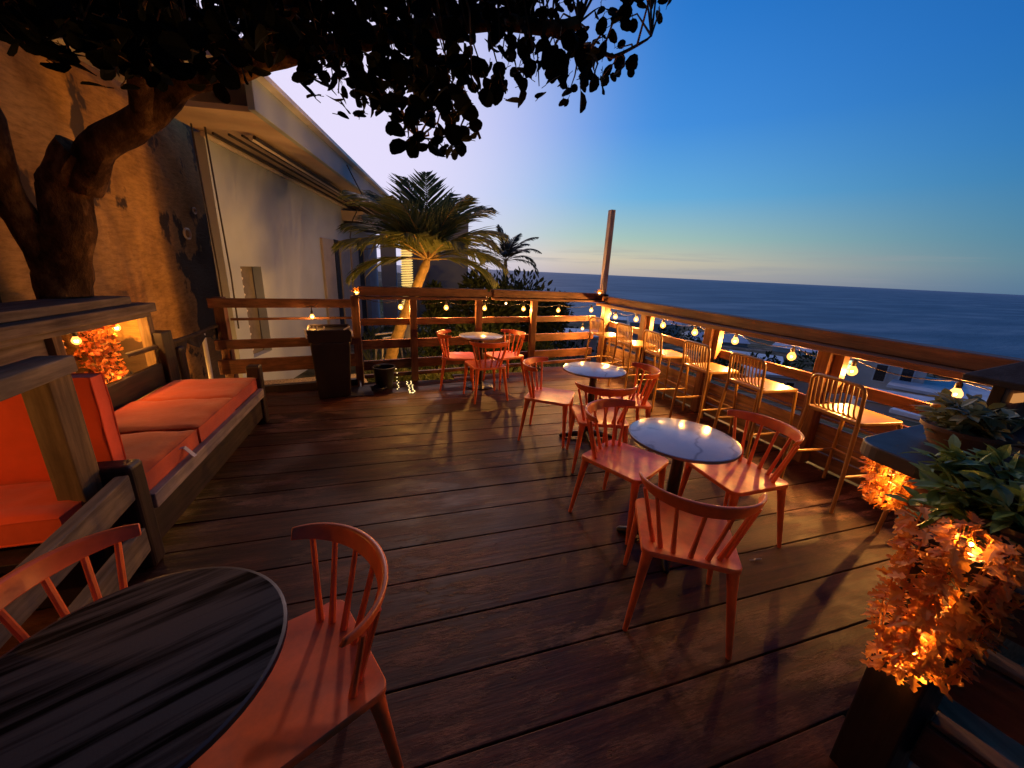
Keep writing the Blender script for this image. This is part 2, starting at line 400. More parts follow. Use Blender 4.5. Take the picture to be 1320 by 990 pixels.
# ------------------------------------------------------------------ back fence
def back_fence():
    t = thing('timber_fence', 'red brown post and rail fence with capped top behind the round tables', 'fence', (0,0,0))
    def P(x, z, off=0.0): return (x, bfY(x) + off, z)
    for x in (-.46, .28, 1.25, 2.2):
        MB().beam(P(x, 0, .0), P(x, 1.19, .0), .10, .095).build('post', M['fz'], t, bevel=.005)
    segs = [(-.41, 1.36), (1.46, 3.52)]
    for a, b in segs:
        MB().beam(P(a, 1.255, .0), P(b, 1.255 - (.03 if b > 3 else 0), .0), .13, .115).build('top_rail', M['fx'], t, bevel=.006)
        MB().beam(P(a, 1.172, -.055), P(b, 1.172 - (.02 if b > 3 else 0), -.055), .13, .034).build('lip_board', M['fx'], t, bevel=.004)
    MB().beam(P(1.34, 1.235, .01), P(1.48, 1.235, .01), .09, .07).build('joint_block', M['fz'], t, bevel=.006)
    for z, h in ((.838, .092), (.528, .125), (.233, .135)):
        MB().beam(P(-.41, z, .075), P(3.5, z, .075), .04, h).build('rail', M['fx'], t, bevel=.004)
    MB().beam(P(-.41, .075, .08), P(3.5, .075, .08), .05, .05).build('kick_rail', M['fx'], t, bevel=.004)
    # plain lower section running left to the stucco wall
    s = thing('timber_fence', 'lower three board fence section between the waste bin and the stucco wall', 'fence')
    MB().beam(P(-1.87, -.05), P(-1.87, 1.16), .11, .10).build('post', M['fz'], s, bevel=.005)
    for z, h in ((1.10, .105), (.625, .11), (.36, .17)):
        MB().beam(P(-1.95, z, -.075), P(-.50, z, -.075), .04, h).build('rail', M['fx'], s, bevel=.004)
    MB().beam(P(-1.80, .905, .02), P(-.50, .905, .02), .03, .028).build('thin_rail', M['fx'], s, bevel=.003)
    MB().beam(P(-1.92, .03, .0), P(-.50, .03, .0), .09, .10).build('kick_rail', M['dpost'], s, bevel=.004)
back_fence()

# ------------------------------------------------------------------ bar fence on the sea side
def bar_fence():
    t = thing('bar_fence', 'red brown boarded bar fence behind the yellow stools, sea beyond it', 'fence')
    X = 3.6
    MB().beam((X+.04, 6.16, 1.185), (X+.04, .55, 1.165), .15, .11).build('bar_top', M['fy'], t, bevel=.008)
    MB().beam((X-.075, 6.1, 1.098), (X-.075, .55, 1.085), .16, .05).build('ledger', M['fy'], t, bevel=.005)
    for y in (6.05, 4.9, 3.62, 2.30, 1.02):
        MB().beam((X+.03, y, 0), (X+.03, y, 1.12), .11, .11).build('post', M['fz'], t, bevel=.005)
    for y in (4.83, 3.55, 2.22):
        MB().beam((X+.055, y-.02, .70), (X+.055, y-.02, 1.06), .075, .07).build('bracket_block', M['fz'], t, bevel=.004)
    for z, h in ((.765, .095), (.535, .13)):
        MB().beam((X+.105, 6.1, z), (X+.105, .6, z), .035, h).build('rail', M['fy'], t, bevel=.004)
    MB().beam((X+.10, 6.1, .452), (X+.10, .6, .452), .05, .022).build('ledge', M['panel'], t, bevel=.003)
    mb = MB()
    for z in (.065, .20, .33):
        mb.beam((X+.11, 6.1, z), (X+.11, .6, z), .03, .125)
    mb.build('lower_panel', M['panel'], t, bevel=.003)
    p = thing('corner_mast', 'tall bare pale brown timber mast rising from the fence corner', 'post', (3.58, 6.14, 0))
    MB().beam((0, 0, 1.245), (0, 0, 2.64), .10, .085).build('shaft', M['mast'], p, bevel=.006)
    MB().box((0, 0, 1.255), (.16, .14, .03)).build('foot_plate', M['dpost'], p, bevel=.004)
bar_fence()

# ------------------------------------------------------------------ chairs and tables
def chair_model(label, group):
    t = thing('spindle_chair', label, 'chair', (0,0,0), 0, group)
    # seat: rounded slab, gently dished
    out = []
    W0, W1 = .205, .222; x0, x1 = -.215, .225; rc = .055
    corners = [(x1-rc, W1-rc, 0), (x0+rc*.7, W0-rc*.7, 90), (x0+rc*.7, -W0+rc*.7, 180), (x1-rc, -W1+rc, 270)]
    for i, (cx, cy, a) in enumerate(corners):
        r = rc if i in (0, 3) else rc*.7
        for k in range(7):
            q = R(a + 15*k); out.append((cx + r*math.cos(q), cy + r*math.sin(q)))
    n = len(out); vs = []; fs = []
    rings = [(1, -.024), (1.0, -.004), (.985, 0), (.93, -.001), (.75, -.007), (.5, -.011), (.25, -.012)]
    for s, z in rings:
        for (x, y) in out: vs.append((x*s, y*s, .442 + z))
    for i in range(len(rings)-1):
        for k in range(n): fs.append((i*n+k, i*n+(k+1) % n, (i+1)*n+(k+1) % n, (i+1)*n+k))
    vs.append((0, 0, .430)); c = len(vs)-1
    for k in range(n): fs.append(((len(rings)-1)*n+k, (len(rings)-1)*n+(k+1) % n, c))
    fs.append(tuple(range(n))[::-1])
    MB().add(vs, fs).build('seat', M['coral'], t, smooth=True)
    for sx, sy in ((1,1), (1,-1), (-1,1), (-1,-1)):
        top = (.185 if sx > 0 else -.180, sy*(.188 if sx > 0 else .172), .425)
        foot = (.205 if sx > 0 else -.235, sy*.222, 0)
        mid = tuple(a*.75 + b*.25 for a, b in zip(top, foot))
        MB().tube([top, mid, foot], [.0265, .0205, .0115], 10).build('leg', M['coral'], t, smooth=True)
    # curved top band
    def arc(a, rx, back, run):     # a in -1..1
        q = a*R(84); return (back + run*(1-math.cos(q))/(1-math.cos(R(84))), rx*math.sin(q)/math.sin(R(84)))
    vs = []; fs = []; K = 30
    for i in range(K+1):
        a = -1 + 2*i/K; x, y = arc(a, .238, -.262, .175); x2, y2 = arc(a, .262, -.285, .183)
        hh = .060 - .030*abs(a)**2.2; zc = .728 + .012*a*a
        th = .020 - .006*abs(a)
        d = Vector((x2-x, y2-y, 0)); d.normalize()
        lo = Vector((x, y, zc - hh/2)); up = Vector((x, y, zc + hh/2)) + d*.016
        for p in (lo - d*th/2, lo + d*th/2 + Vector((0,0,-.002)), (lo+up)/2 + d*th*.62, up + d*th*.5, up + Vector((0,0,.004)), up - d*th*.5, (lo+up)/2 - d*th*.4):
            vs.append(p)
    m = 7
    for i in range(K):
        for k in range(m): fs.append((i*m+k, i*m+(k+1) % m, (i+1)*m+(k+1) % m, (i+1)*m+k))
    fs.append(tuple(range(m))[::-1]); fs.append(tuple(K*m+k for k in range(m)))
    MB().add(vs, fs).build('back_rail', M['coral'], t, smooth=True, bevel=.004)
    for a in (-.80, -.56, -.30, -.0, .30, .56, .80):
        x, y = arc(a, .165, -.185, .085); X, Y = arc(a, .243, -.268, .176)
        MB().tube([(x, y, .436), ((x*.5+X*.5), (y+Y)/2, .57), (X, Y, .712)], [.0125, .0095, .009], 8).build('spindle', M['coral'], t, smooth=True)
    return t
GC = 'coral spindle back chairs around the round tables'
chairs = [
 ((1.300, 1.225), 57, 'coral chair in the foreground of the nearest marble table, its back turned to the viewer'),
 ((1.435, 1.950), -62, 'coral chair at the left side of the nearest marble table'),
 ((2.050, 1.635), 178, 'coral chair at the right of the nearest marble table, toward the bar stools'),
 ((1.455, 3.290), -34, 'coral chair standing alone at the left of the middle marble table'),
 ((1.670, 2.690), 71, 'coral chair on the near side of the middle marble table, back to the viewer'),
 ((2.150, 3.050), 160, 'coral chair on the right of the middle marble table, beside the bar stools'),
 ((.840, 5.130), -8, 'coral chair left of the farthest marble table, seen from the side by the fence'),
 ((1.110, 4.600), 98, 'coral chair on the near side of the farthest marble table, back to the viewer'),
 ((1.510, 5.130), 198, 'coral chair right of the farthest marble table, against the fence'),
 ((-.330, .945), 204, 'coral chair tucked to the right of the dark foreground table, close to the viewer'),
 ((-.745, 1.090), -6, 'coral chair behind the dark foreground table by the red booth, mostly cut off at left'),
]
c0 = None
for (x, y), h, lab in chairs:
    if c0 is None:
        c0 = chair_model(lab, GC); c0.location = (x, y, 0); c0.rotation_euler = (0, 0, R(h))
    else: dup(c0, (x, y, 0), R(h), lab)

def table_model(label, topmat, loc, rz, base='cross'):
    t = thing('round_table', label, 'table', (*loc, 0), R(rz), 'round pedestal tables on the deck')
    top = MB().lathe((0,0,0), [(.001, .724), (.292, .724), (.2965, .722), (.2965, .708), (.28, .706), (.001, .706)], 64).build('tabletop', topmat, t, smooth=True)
    MB().lathe((0,0,0), [(.2972, .7065), (.3005, .708), (.3005, .7225), (.2972, .7238)], 64).build('rim_band', M['rimd'] if topmat is M['darktop'] else M['rim'], top, smooth=True)
    MB().tube([(0,0,.045), (0,0,.70)], .034, 18).build('column', M['black'], t, smooth=True)
    MB().tube([(0,0,.69), (0,0,.7055)], [.06, .13], 18).build('top_plate', M['black'], t, smooth=True)
    mb = MB()
    if base == 'cross':
        for k in range(4):
            a = R(45 + 90*k); d = Vector((math.cos(a), math.sin(a), 0))
            mb.tube([d*.02 + Vector((0,0,.055)), d*.16 + Vector((0,0,.038)), d*.27 + Vector((0,0,.018)), d*.285 + Vector((0,0,.012))], [.034, .028, .021, .012], 10)
        mb.tube([(0,0,.02), (0,0,.085)], [.06, .038], 18)
    else:
        mb.lathe((0,0,0), [(.001,.0), (.205,.0), (.205,.012), (.17,.026), (.05,.045), (.038,.07), (.001,.07)], 40)
    mb.build('pedestal_foot', M['black'], t, smooth=True)
    return t
table_model('white marble round table nearest the viewer, ringed by three coral chairs', M['marble'], (1.575, 1.63), 10)
table_model('white marble round table in the middle, between two others', M['marble'], (1.845, 3.165), 30)
table_model('small looking white marble round table farthest away, by the back fence', M['marble'], (1.15, 5.08), 70, 'disc')
table_model('dark round table with painted reflection stripes in the lower left corner, close to the viewer', M['darktop'], (-.585, .83), 25, 'disc')

# ------------------------------------------------------------------ bar stools
def stool_model(label):
    t = thing('bar_stool', label, 'stool', (0,0,0), 0, 'yellow metal bar stools along the bar fence')
    m = M['yellow']; zs = .69
    # rear legs carry on up and join over the top as the back frame
    pts = [(-.205, -.19, zs-.02), (-.212, -.19, .74), (-.228, -.19, .90)]
    for k in range(1, 6):
        a = R(18*k); pts.append((-.232 - .004*k/5, -.19 + .055*(1-math.cos(a)), .90 + .055*math.sin(a)))
    pts += [(-.237, 0, .957)]
    full = pts + [(x, -y, z) for x, y, z in reversed(pts[:-1])]
    MB().tube(full, .0125, 10).build('back_frame', m, t, smooth=True)
    for sy in (-1, 1):
        MB().tube([(-.205, sy*.19, zs-.02), (-.222, sy*.213, .30), (-.232, sy*.222, 0)], [.0145, .0135, .0125], 10).build('leg', m, t, smooth=True)
        MB().tube([(.185, sy*.185, zs-.02), (.205, sy*.207, .30), (.215, sy*.218, 0)], [.0145, .0135, .0125], 10).build('leg', m, t, smooth=True)
    for k in range(9):
        y = -.148 + .037*k
        p = [(-.236, y, .953), (-.228, y, .87), (-.218, y, .775)]
        for j in range(1, 6):
            a = R(18*j); p.append((-.214 + .055*(1-math.cos(a)), y, .765 - .062*math.sin(a)))
        p.append((-.135, y, .700))
        MB().tube(p, .0065, 7).build('back_rod', m, t, smooth=True)
    out = []
    for cx, cy, a in ((.165, .165, 0), (-.165, .165, 90), (-.165, -.165, 180), (.165, -.165, 270)):
        for k in range(5):
            q = R(a + 22.5*k); out.append((cx + .036*math.cos(q), cy + .036*math.sin(q)))
    MB().poly_prism(out, zs-.018, zs+.006).build('seat', m, t, bevel=.006, seg=3)
    zf = .285; q = .3/.69
    ring = [(-.2215, -.2125, zf), (.204, -.2065, zf), (.204, .2065, zf), (-.2215, .2125, zf)]
    mb = MB()
    for a, b in ((0,1), (1,2), (2,3)): mb.tube([ring[a], ring[b]], .0105, 8)
    mb.build('footrest', m, t, smooth=True)
    return t
stools = [((3.275, 1.79), -6, 'yellow bar stool closest to the viewer, beside the charcoal counter'),
          ((3.27, 2.55), -4, 'yellow bar stool second from the viewer, in front of the brightest bulb'),
          ((3.275, 3.18), -3, 'yellow bar stool third from the viewer, midway along the bar fence'),
          ((3.27, 3.90), -5, 'yellow bar stool fourth from the viewer, behind the middle marble table'),
          ((3.285, 4.56), -2, 'yellow bar stool next to last toward the far corner'),
          ((3.26, 5.30), 4, 'yellow bar stool at the far end, under the corner mast'),
          ((3.30, 1.10), -8, 'yellow bar stool mostly hidden behind the charcoal counter')]
s0 = None
for (x, y), h, lab in stools:
    if s0 is None:
        s0 = stool_model(lab); s0.location = (x, y, 0); s0.rotation_euler = (0, 0, R(h))
    else: dup(s0, (x, y, 0), R(h), lab)

# ------------------------------------------------------------------ benches and cushions on the left
def cushion(name, label, c, d, mat, tuft=False, group='orange red seat cushions', tagpos=None, puff=.009):
    """puffed box; c = centre, d = size"""
    mb = MB(); n = 18; seed = c[1]*7 + c[0]*3
    ax = min(range(3), key=lambda k: d[k]); o = [k for k in range(3) if k != ax]
    vs = []; fs = []
    def prof(u): return 1 - abs(u)**6
    for side in (1, -1):
        for i in range(n+1):
            for j in range(n+1):
                u = -1 + 2*i/n; v = -1 + 2*j/n
                u = math.copysign(abs(u)**.75, u); v = math.copysign(abs(v)**.75, v)
                e = max(abs(u), abs(v)); rr = .16
                p = [0, 0, 0]; p[o[0]] = u*d[o[0]]/2; p[o[1]] = v*d[o[1]]/2
                h = d[ax]/2 - .012*max(0, (e-.93)/.07)**2 + puff*prof(u)*prof(v) + .008*mnoise.noise(Vector((u*2.1+seed, v*2.1, side))) + .004*mnoise.noise(Vector((u*6+seed, v*3.3, side+4)))
                if tuft:
                    for tu in (-.45, .1, .6):
                        for tv in (-.4, .35):
                            q = (u-tu)**2*2.2 + (v-tv)**2*1.2; h -= .030*math.exp(-q*60)
                        h -= .012*math.exp(-((u-tu)/.06)**2)*prof(v)
                p[ax] = side*h; vs.append(Vector(p))
    m = (n+1)**2
    idx = lambda s, i, j: s*m + i*(n+1) + j
    for s in (0, 1):
        for i in range(n):
            for j in range(n): fs.append((idx(s,i,j), idx(s,i+1,j), idx(s,i+1,j+1), idx(s,i,j+1)))
    loop = [(i, 0) for i in range(n)] + [(n, j) for j in range(n)] + [(i, n) for i in range(n, 0, -1)] + [(0, j) for j in range(n, 0, -1)]
    for k in range(len(loop)):
        a = loop[k]; b = loop[(k+1) % len(loop)]
        fs.append((idx(0,*a), idx(0,*b), idx(1,*b), idx(1,*a)))
    mb.add(vs, fs)
    t = thing(name, label, 'cushion', c, 0, group)
    ob = mb.build('cover', mat, t, smooth=True); 
    mb2 = MB()
    for s in (1, -1):
        pts = []
        for (i, j) in loop[::3] + [loop[0]]:
            v = vs[idx(0 if s > 0 else 1, i, j)]; pts.append(v)
        mb2.tube(pts, .0045, 6, cap=False)
    mb2.build('piping', mat, ob, smooth=True)
    if tagpos:
        mb3 = MB(); x, y, z = tagpos
        mb3.beam((x, y, z), (x+.055, y-.01, z-.065), .028, .003); mb3.beam((x-.01, y-.035, z+.005), (x+.02, y-.03, z+.012), .025, .003)
        mb3.build('care_tag', M['tagw'], t)
    return t
cushion('seat_cushion', 'orange red bench cushion nearest the viewer, with a white care tag on its front', (-1.62, 2.545, .425), (.66, .63, .125), M['red'], tagpos=(.335, .12, .02))
cushion('seat_cushion', 'orange red bench cushion in the middle of the row of three', (-1.62, 3.19, .432), (.67, .62, .13), M['red'])
cushion('seat_cushion', 'orange red bench cushion farthest along the row, beside the dark end post', (-1.625, 3.825, .428), (.66, .61, .125), M['red'])
cushion('back_cushion', 'deep red tufted back cushion standing upright behind the grey timber frame', (-1.83, 2.275, .76), (.90, .11, .52), M['redd'], tuft=True, group='deep red booth cushions', puff=.01)
cushion('seat_cushion', 'deep red booth seat cushion low in the shadow behind the grey frame', (-1.84, 2.045, .45), (.90, .34, .13), M['redd'], group='deep red booth cushions')

def long_bench():
    t = thing('timber_bench', 'dark timber bench carrying three orange red cushions along the left side', 'bench', (-1.6, 3.1, 0))
    g = lambda p: (p[0]+1.6, p[1]-3.1, p[2])
    def beam(n, a, b, w, h, m, bev=.006): return MB().beam(g(a), g(b), w, h).build(n, m, t, bevel=bev)
    MB().box(g((-1.355, 2.165, .30)), (.21, .11, .60)).build('front_post', M['dpost'], t, bevel=.022, seg=3)
    MB().box(g((-1.315, 4.17, .30)), (.12, .10, .60)).build('front_post', M['dpost'], t, bevel=.018, seg=3)
    beam('front_rail', (-1.265, 2.225, .335), (-1.265, 4.115, .335), .045, .085, M['pale'])
    beam('lower_board', (-1.30, 2.225, .17), (-1.30, 4.115, .17), .035, .20, M['slat'])
    mb = MB()
    for k in range(5): mb.beam(g((-1.36 - .14*k, 2.16, .345)), g((-1.36 - .14*k, 4.12, .345)), .11, .03)
    mb.build('seat_slats', M['slat'], t, bevel=.003)
    beam('back_slat', (-2.02, 2.42, .54), (-2.02, 4.10, .56), .04, .20, M['slat'])
    MB().box(g((-2.03, 4.20, .46)), (.13, .17, .93)).build('back_post', M['dpost'], t, bevel=.008)
    MB().box(g((-2.03, 4.46, .37)), (.09, .12, .74)).build('back_post', M['dpost'], t, bevel=.03, seg=3)
    beam('back_leg', (-2.02, 2.46, 0), (-2.02, 2.46, .60), .07, .09, M['dpost'])
long_bench()
def booth():
    t = thing('corner_booth', 'weathered grey timber booth frame beside the deep red cushions at far left', 'bench', (-1.6, 1.6, 0))
    g = lambda p: (p[0]+1.6, p[1]-1.6, p[2])
    MB().box(g((-1.42, 2.06, .78)), (.10, .125, .66)).build('arm_post', M['greyz'], t, bevel=.006)
    MB().beam(g((-1.42, 2.14, 1.115)), g((-1.36, .95, 1.095)), .13, .075).build('arm_rail', M['grey'], t, bevel=.006)
    MB().beam(g((-1.275, 2.09, .50)), g((-1.20, .98, .475)), .055, .14).build('side_board', M['grey'], t, bevel=.006)
    MB().beam(g((-1.265, 2.09, .20)), g((-1.19, .98, .19)), .05, .14).build('side_board', M['grey'], t, bevel=.006)
    MB().box(g((-1.25, 1.02, .53)), (.10, .11, 1.05)).build('arm_post', M['greyz'], t, bevel=.006)
    mb = MB()
    for k in range(3): mb.box(g((-1.86, 1.85 + .15*k, .345)), (.98, .12, .035))
    mb.build('seat_slats', M['dpost'], t, bevel=.003)
    MB().box(g((-1.85, 2.08, .16)), (.94, .30, .30)).build('base_box', M['dpost'], t, bevel=.004)
    MB().beam(g((-2.28, 2.35, .74)), g((-1.42, 2.35, .74)), .03, .46).build('back_board', M['dpost'], t, bevel=.004)
booth()

# ------------------------------------------------------------------ plant shelter behind the bench
def shelter():
    t = thing('plant_shelter', 'grey timber plant shelter with flat roof and lit orange foliage inside', 'shelter', (-2.2, 3.2, 0))
    g = lambda p: (p[0]+2.2, p[1]-3.2, p[2])
    MB().box(g((-2.22, 2.95, 1.145)), (.44, 2.50, .075)).build('roof_board', M['grey'], t, bevel=.006)
    MB().box(g((-2.26, 2.80, 1.215)), (.34, 2.50, .062)).build('roof_board', M['grey'], t, bevel=.006)
    MB().beam(g((-2.035, 1.75, 1.095)), g((-2.035, 4.12, 1.095)), .03, .05).build('roof_trim', M['grey'], t, bevel=.004)
    for y in (4.13, 3.12): MB().box(g((-2.07, y, .55)), (.075, .075, 1.10)).build('post', M['greyz'], t, bevel=.004)
    MB().box(g((-2.08, 2.42, .75)), (.03, 1.30, .64)).build('front_panel', M['grey'], t, bevel=.004)
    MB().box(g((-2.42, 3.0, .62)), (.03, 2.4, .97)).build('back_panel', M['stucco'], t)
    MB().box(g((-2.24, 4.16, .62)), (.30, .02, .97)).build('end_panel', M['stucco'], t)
    MB().box(g((-2.23, 3.0, .40)), (.40, 2.4, .04)).build('shelf', M['grey'], t, bevel=.004)
shelter()
def lit_plant(x, y, z0, z1, rad, label, n):
    t = thing('potted_plant', label, 'plant', (x, y, z0), 0, 'lit plants in the shelter')
    MB().lathe((0,0,0), [(.05,0),(.075,.11),(.07,.115),(.001,.105)], 16).build('pot', M['pot'], t, smooth=True)
    st = MB()
    for k in range(7):
        a = random.uniform(0, 6.28); st.tube([(0,0,.1), (rad*.4*math.cos(a), rad*.4*math.sin(a), (z1-z0)*.55), (rad*.8*math.cos(a), rad*.8*math.sin(a), (z1-z0)*random.uniform(.8,1))], [.006,.004,.002], 5)
    st.build('stem', M['stem'], t, smooth=True)
    mb = MB()
    for k in range(n):
        a = random.uniform(0, 6.28); r = rad*math.sqrt(random.random()); h = random.uniform(.08, z1-z0)
        d = Vector((random.gauss(0,1), random.gauss(0,1), random.gauss(.3,.8)))
        mb.leaf((r*math.cos(a), r*math.sin(a), h), d, Vector((random.gauss(0,1), random.gauss(0,1), 1)), random.uniform(.025,.05), random.uniform(.02,.035), 'rag')
    mb.build('foliage', M['lit'], t)
lit_plant(-2.20, 3.74, .42, 1.06, .115, 'tall lit orange plant at the right of the shelter opening, glowing at top and foot', 620)
lit_plant(-2.24, 3.28, .62, 1.03, .10, 'smaller lit plant at the left of the shelter opening, behind the grey post', 110)

def bulb_run(name, label, pts, mat, r=.03, sag=.05, drop=.10, ends=None, cable_r=.004, watts=22.0):
    t = thing(name, label, 'string light', pts[0], 0, 'warm bulb strings')
    p0 = Vector(pts[0]); path = []
    P = [Vector(p) - p0 + Vector((0,0,drop)) for p in pts]
    if ends: P = [Vector(ends[0]) - p0] + P + [Vector(ends[1]) - p0]
    for a, b in zip(P[:-1], P[1:]):
        for k in range(8):
            u = k/8; path.append(a.lerp(b, u) - Vector((0,0,sag*4*u*(1-u))))
    path.append(P[-1])
    MB().tube(path, cable_r, 6).build('cable', M['pipe'], t, smooth=True)
    for p in pts:
        q = Vector(p) - p0
        b = MB().lathe(tuple(q), [(.002,-r*1.05),(r*.5,-r*.9),(r*.87,-r*.5),(r,0),(r*.87,r*.5),(r*.55,r*.95),(r*.45,r*1.2)], 12).build('bulb', mat, t, smooth=True)
        MB().tube([(q.x-.009, q.y, q.z+.004), (q.x-.004, q.y, q.z-.008), (q.x+.004, q.y, q.z-.008), (q.x+.009, q.y, q.z+.004)], .0055, 6).build('filament', M['fil'], b, smooth=True)
        ld = bpy.data.lights.new('bulb_filament', 'POINT'); ld.energy = watts; ld.color = (1.0, .47, .115); ld.shadow_soft_size = .008
        lo = bpy.data.objects.new('bulb_filament', ld); col.objects.link(lo); lo.parent = b; lo.location = (q.x, q.y, q.z - r*.62)
        MB().lathe((q.x, q.y, q.z + r*1.2), [(r*.5,0),(r*.52,.03),(r*.3,.045),(.004,drop-r*1.2-.002)], 10).build('socket', M['blackp'], b, smooth=True)
    return t
bulb_run('string_light', 'string of warm bulbs under the top board of the fence behind the tables',
  [(.115, 5.66, 1.03), (.77, 5.78, 1.02), (1.38, 5.88, 1.01), (2.06, 5.99, 1.0), (2.73, 6.10, .975), (3.43, 6.22, .975)], M['bulb'], .034,
  ends=[(-.38, 5.56, 1.16), (3.52, 6.26, 1.10)], watts=40.0)
bulb_run('string_light', 'string of warm bulbs hanging over the yellow bar stools on the sea side',
  [(3.74, 6.10, .93), (3.74, 5.90, .90), (3.74, 5.29, .935), (3.74, 4.63, .935), (3.74, 4.00, .935), (3.74, 3.37, .94), (3.74, 2.69, .912), (3.74, 2.15, .906), (3.74, 1.50, .912)], M['bulb'], .038, watts=58.0,
  ends=[(3.74, 6.2, 1.06), (3.74, .75, 1.06)])
bulb_run('string_light', 'string of bulbs running under the roof edge of the grey plant shelter, plus one assumed unseen bulb lighting the booth',
  [(-2.02, 1.40, 1.0), (-2.13, 3.42, .985), (-2.13, 3.86, 1.01)], M['bulb'], .026, watts=13.0, sag=.03, drop=.07, ends=[(-2.03, .9, 1.08), (-2.15, 4.08, 1.09)])  # first bulb is assumed: out of view, added to light the red booth
bulb_run('string_light', 'pair of bulbs low at the foot of the tall lit shelter plant',
  [(-2.06, 3.66, .585), (-2.05, 3.75, .60)], M['bulbs'], .022, sag=.0, drop=.06, watts=10.0)
bulb_run('string_light', 'single warm bulb hanging above the waste bin on the left fence',
  [(-.94, 5.20, .945)], M['bulb'], .026, watts=8.0, sag=.02, drop=.12, ends=[(-1.05, 5.24, 1.12), (-.86, 5.27, 1.13)])
bulb_run('string_light', 'single warm bulb low on the fence, left of the corner mast',
  [(3.10, 5.86, .70)], M['bulb'], .026, sag=.02, drop=.11, ends=[(3.0, 5.96, .88), (3.2, 5.98, .88)])
bulb_run('string_light', 'small dim bulb high on the fence, right of the board joint',
  [(1.66, 5.66, 1.115)], M['bulbs'], .014, sag=.0, drop=.05, watts=5.0)
bulb_run('string_light', 'assumed string of unseen bulbs low between the long bench and the stucco wall, lighting the wall',
  [(-2.38, 4.30, .12), (-2.42, 4.95, .12)], M['bulb'], .026, sag=.02, drop=.08, ends=[(-2.40, 4.0, .2), (-2.42, 5.4, .2)], watts=21.0)  # assumed bulbs, hidden by the bench, added to warm the wall from below

def flower_lamp(loc, label):
    t = thing('flower_lamp', label, 'lamp', loc, 0, 'amber flower lamps on the fence top')
    MB().lathe((0,0,.045), [(.003,-.02),(.018,-.012),(.022,.003),(.015,.016),(.002,.022)], 10).build('bulb', M['amber'], t, smooth=True)
    MB().lathe((0,0,0), [(.04,0),(.04,.012),(.012,.02),(.008,.03)], 14).build('base', M['blackp'], t, smooth=True)
    for ring, (n, el, Ls) in enumerate(((9, .15, .085), (8, .75, .06))):
        mb = MB()
        for k in range(n):
            a = 6.283*(k + .5*ring)/n
            d = Vector((math.cos(a)*math.cos(el), math.sin(a)*math.cos(el), math.sin(el)))
            mb.leaf(d*.014 + Vector((0,0,.035)), d, Vector((-d.x, -d.y, 1)), Ls, .045, 'oval', -.2)
        mb.build('petal_ring', M['amberp'], t)
flower_lamp((-.43, 5.40, 1.20), 'amber flower lamp on the post above the black waste bin')
flower_lamp((3.46, 6.05, 1.255), 'amber flower lamp at the foot of the corner mast')

# ------------------------------------------------------------------ handrail, bin, bucket and small things
def handrail():
    t = thing('handrail', 'brown pipe handrail with dark canvas scraps, behind the far bench post', 'handrail', (-2.0, 4.6, 0))
    g = lambda p: (p[0]+2.0, p[1]-4.6, p[2])
    MB().tube([g((-2.06, 3.75, .80)), g((-1.99, 4.6, .80)), g((-1.905, 5.22, .845))], .022, 10).build('rail', M['stem'], t, smooth=True)
    MB().tube([g((-1.98, 4.92, .0)), g((-1.98, 4.92, .79))], .022, 10).build('support', M['white'], t, smooth=True)
    vs = []; fs = []
    n = 12
    for i in range(n+1):
        u = i/n; x = -2.03 + .11*u; y = 4.30 + .90*u; dep = .05 + .13*abs(math.sin(u*9)) * (1-.4*u)
        for j in range(3): vs.append(g((x + .012*math.sin(i*2.1+j), y, .795 + .04*u - dep*j/2)))
    for i in range(n):
        for j in range(2): fs.append((i*3+j, i*3+j+1, i*3+j+4, i*3+j+3))
    MB().add(vs, fs).build('canvas', M['canvas'], t)
handrail()
def bin_():
    t = thing('waste_bin', 'tall dark tapered waste bin with pale liner scraps at its rim', 'bin', (-.735, 5.02, 0), R(8))
    def ring(w, z): return [(sx*w/2, sy*w/2, z) for sx, sy in ((-1,-1),(1,-1),(1,1),(-1,1))]
    vs = ring(.36, 0) + ring(.43, .70); fs = [(0,3,2,1)] + [(k, (k+1) % 4, 4+(k+1) % 4, 4+k) for k in range(4)]
    MB().add(vs, fs + [(4,5,6,7)]).build('body', M['bin'], t, bevel=.02, seg=3)
    vs = ring(.455, .70) + ring(.475, .845) + ring(.44, .845) + ring(.42, .72)
    fs = [(k+4*j, (k+1) % 4+4*j, 4*(j+1)+(k+1) % 4, 4*(j+1)+k) for j in range(3) for k in range(4)]
    MB().add(vs, fs).build('collar', M['bin'], t, bevel=.008, seg=2)
    MB().box((0,0,.80), (.44,.44,.015)).build('lid', M['blackp'], t, bevel=.004)
    mb = MB()
    for (x, y, dx, dz) in ((-.235,-.22,.0,-.06), (-.22,-.235,.03,.05), (-.17,-.24,.012,.05), (-.13,-.24,.008,.045), (-.06,-.24,.01,.045), (.15,-.24,.07,.04), (.22,-.24,.02,-.03), (.235,-.235,.01,-.08), (-.24,-.23,-.02,.02), (-.25,-.20,.01,-.10)):
        mb.beam((x, y, .845), (x+dx, y-.012, .845+dz), .010, .016)
    mb.build('liner_scraps', M['white'], t, bevel=.004)
bin_()
b = thing('bucket', 'empty black plastic bucket beside the fence post', 'bucket', (-.14, 5.20, 0))
MB().lathe((0,0,0), [(.105,0),(.135,.27),(.148,.275),(.148,.292),(.134,.292),(.102,.02),(.001,.02)], 28).build('body', M['blackp'], b, smooth=True)
d = thing('dustpan', 'dark grey dustpan lying on the deck by the bin', 'dustpan', (-.42, 4.93, 0), R(5))
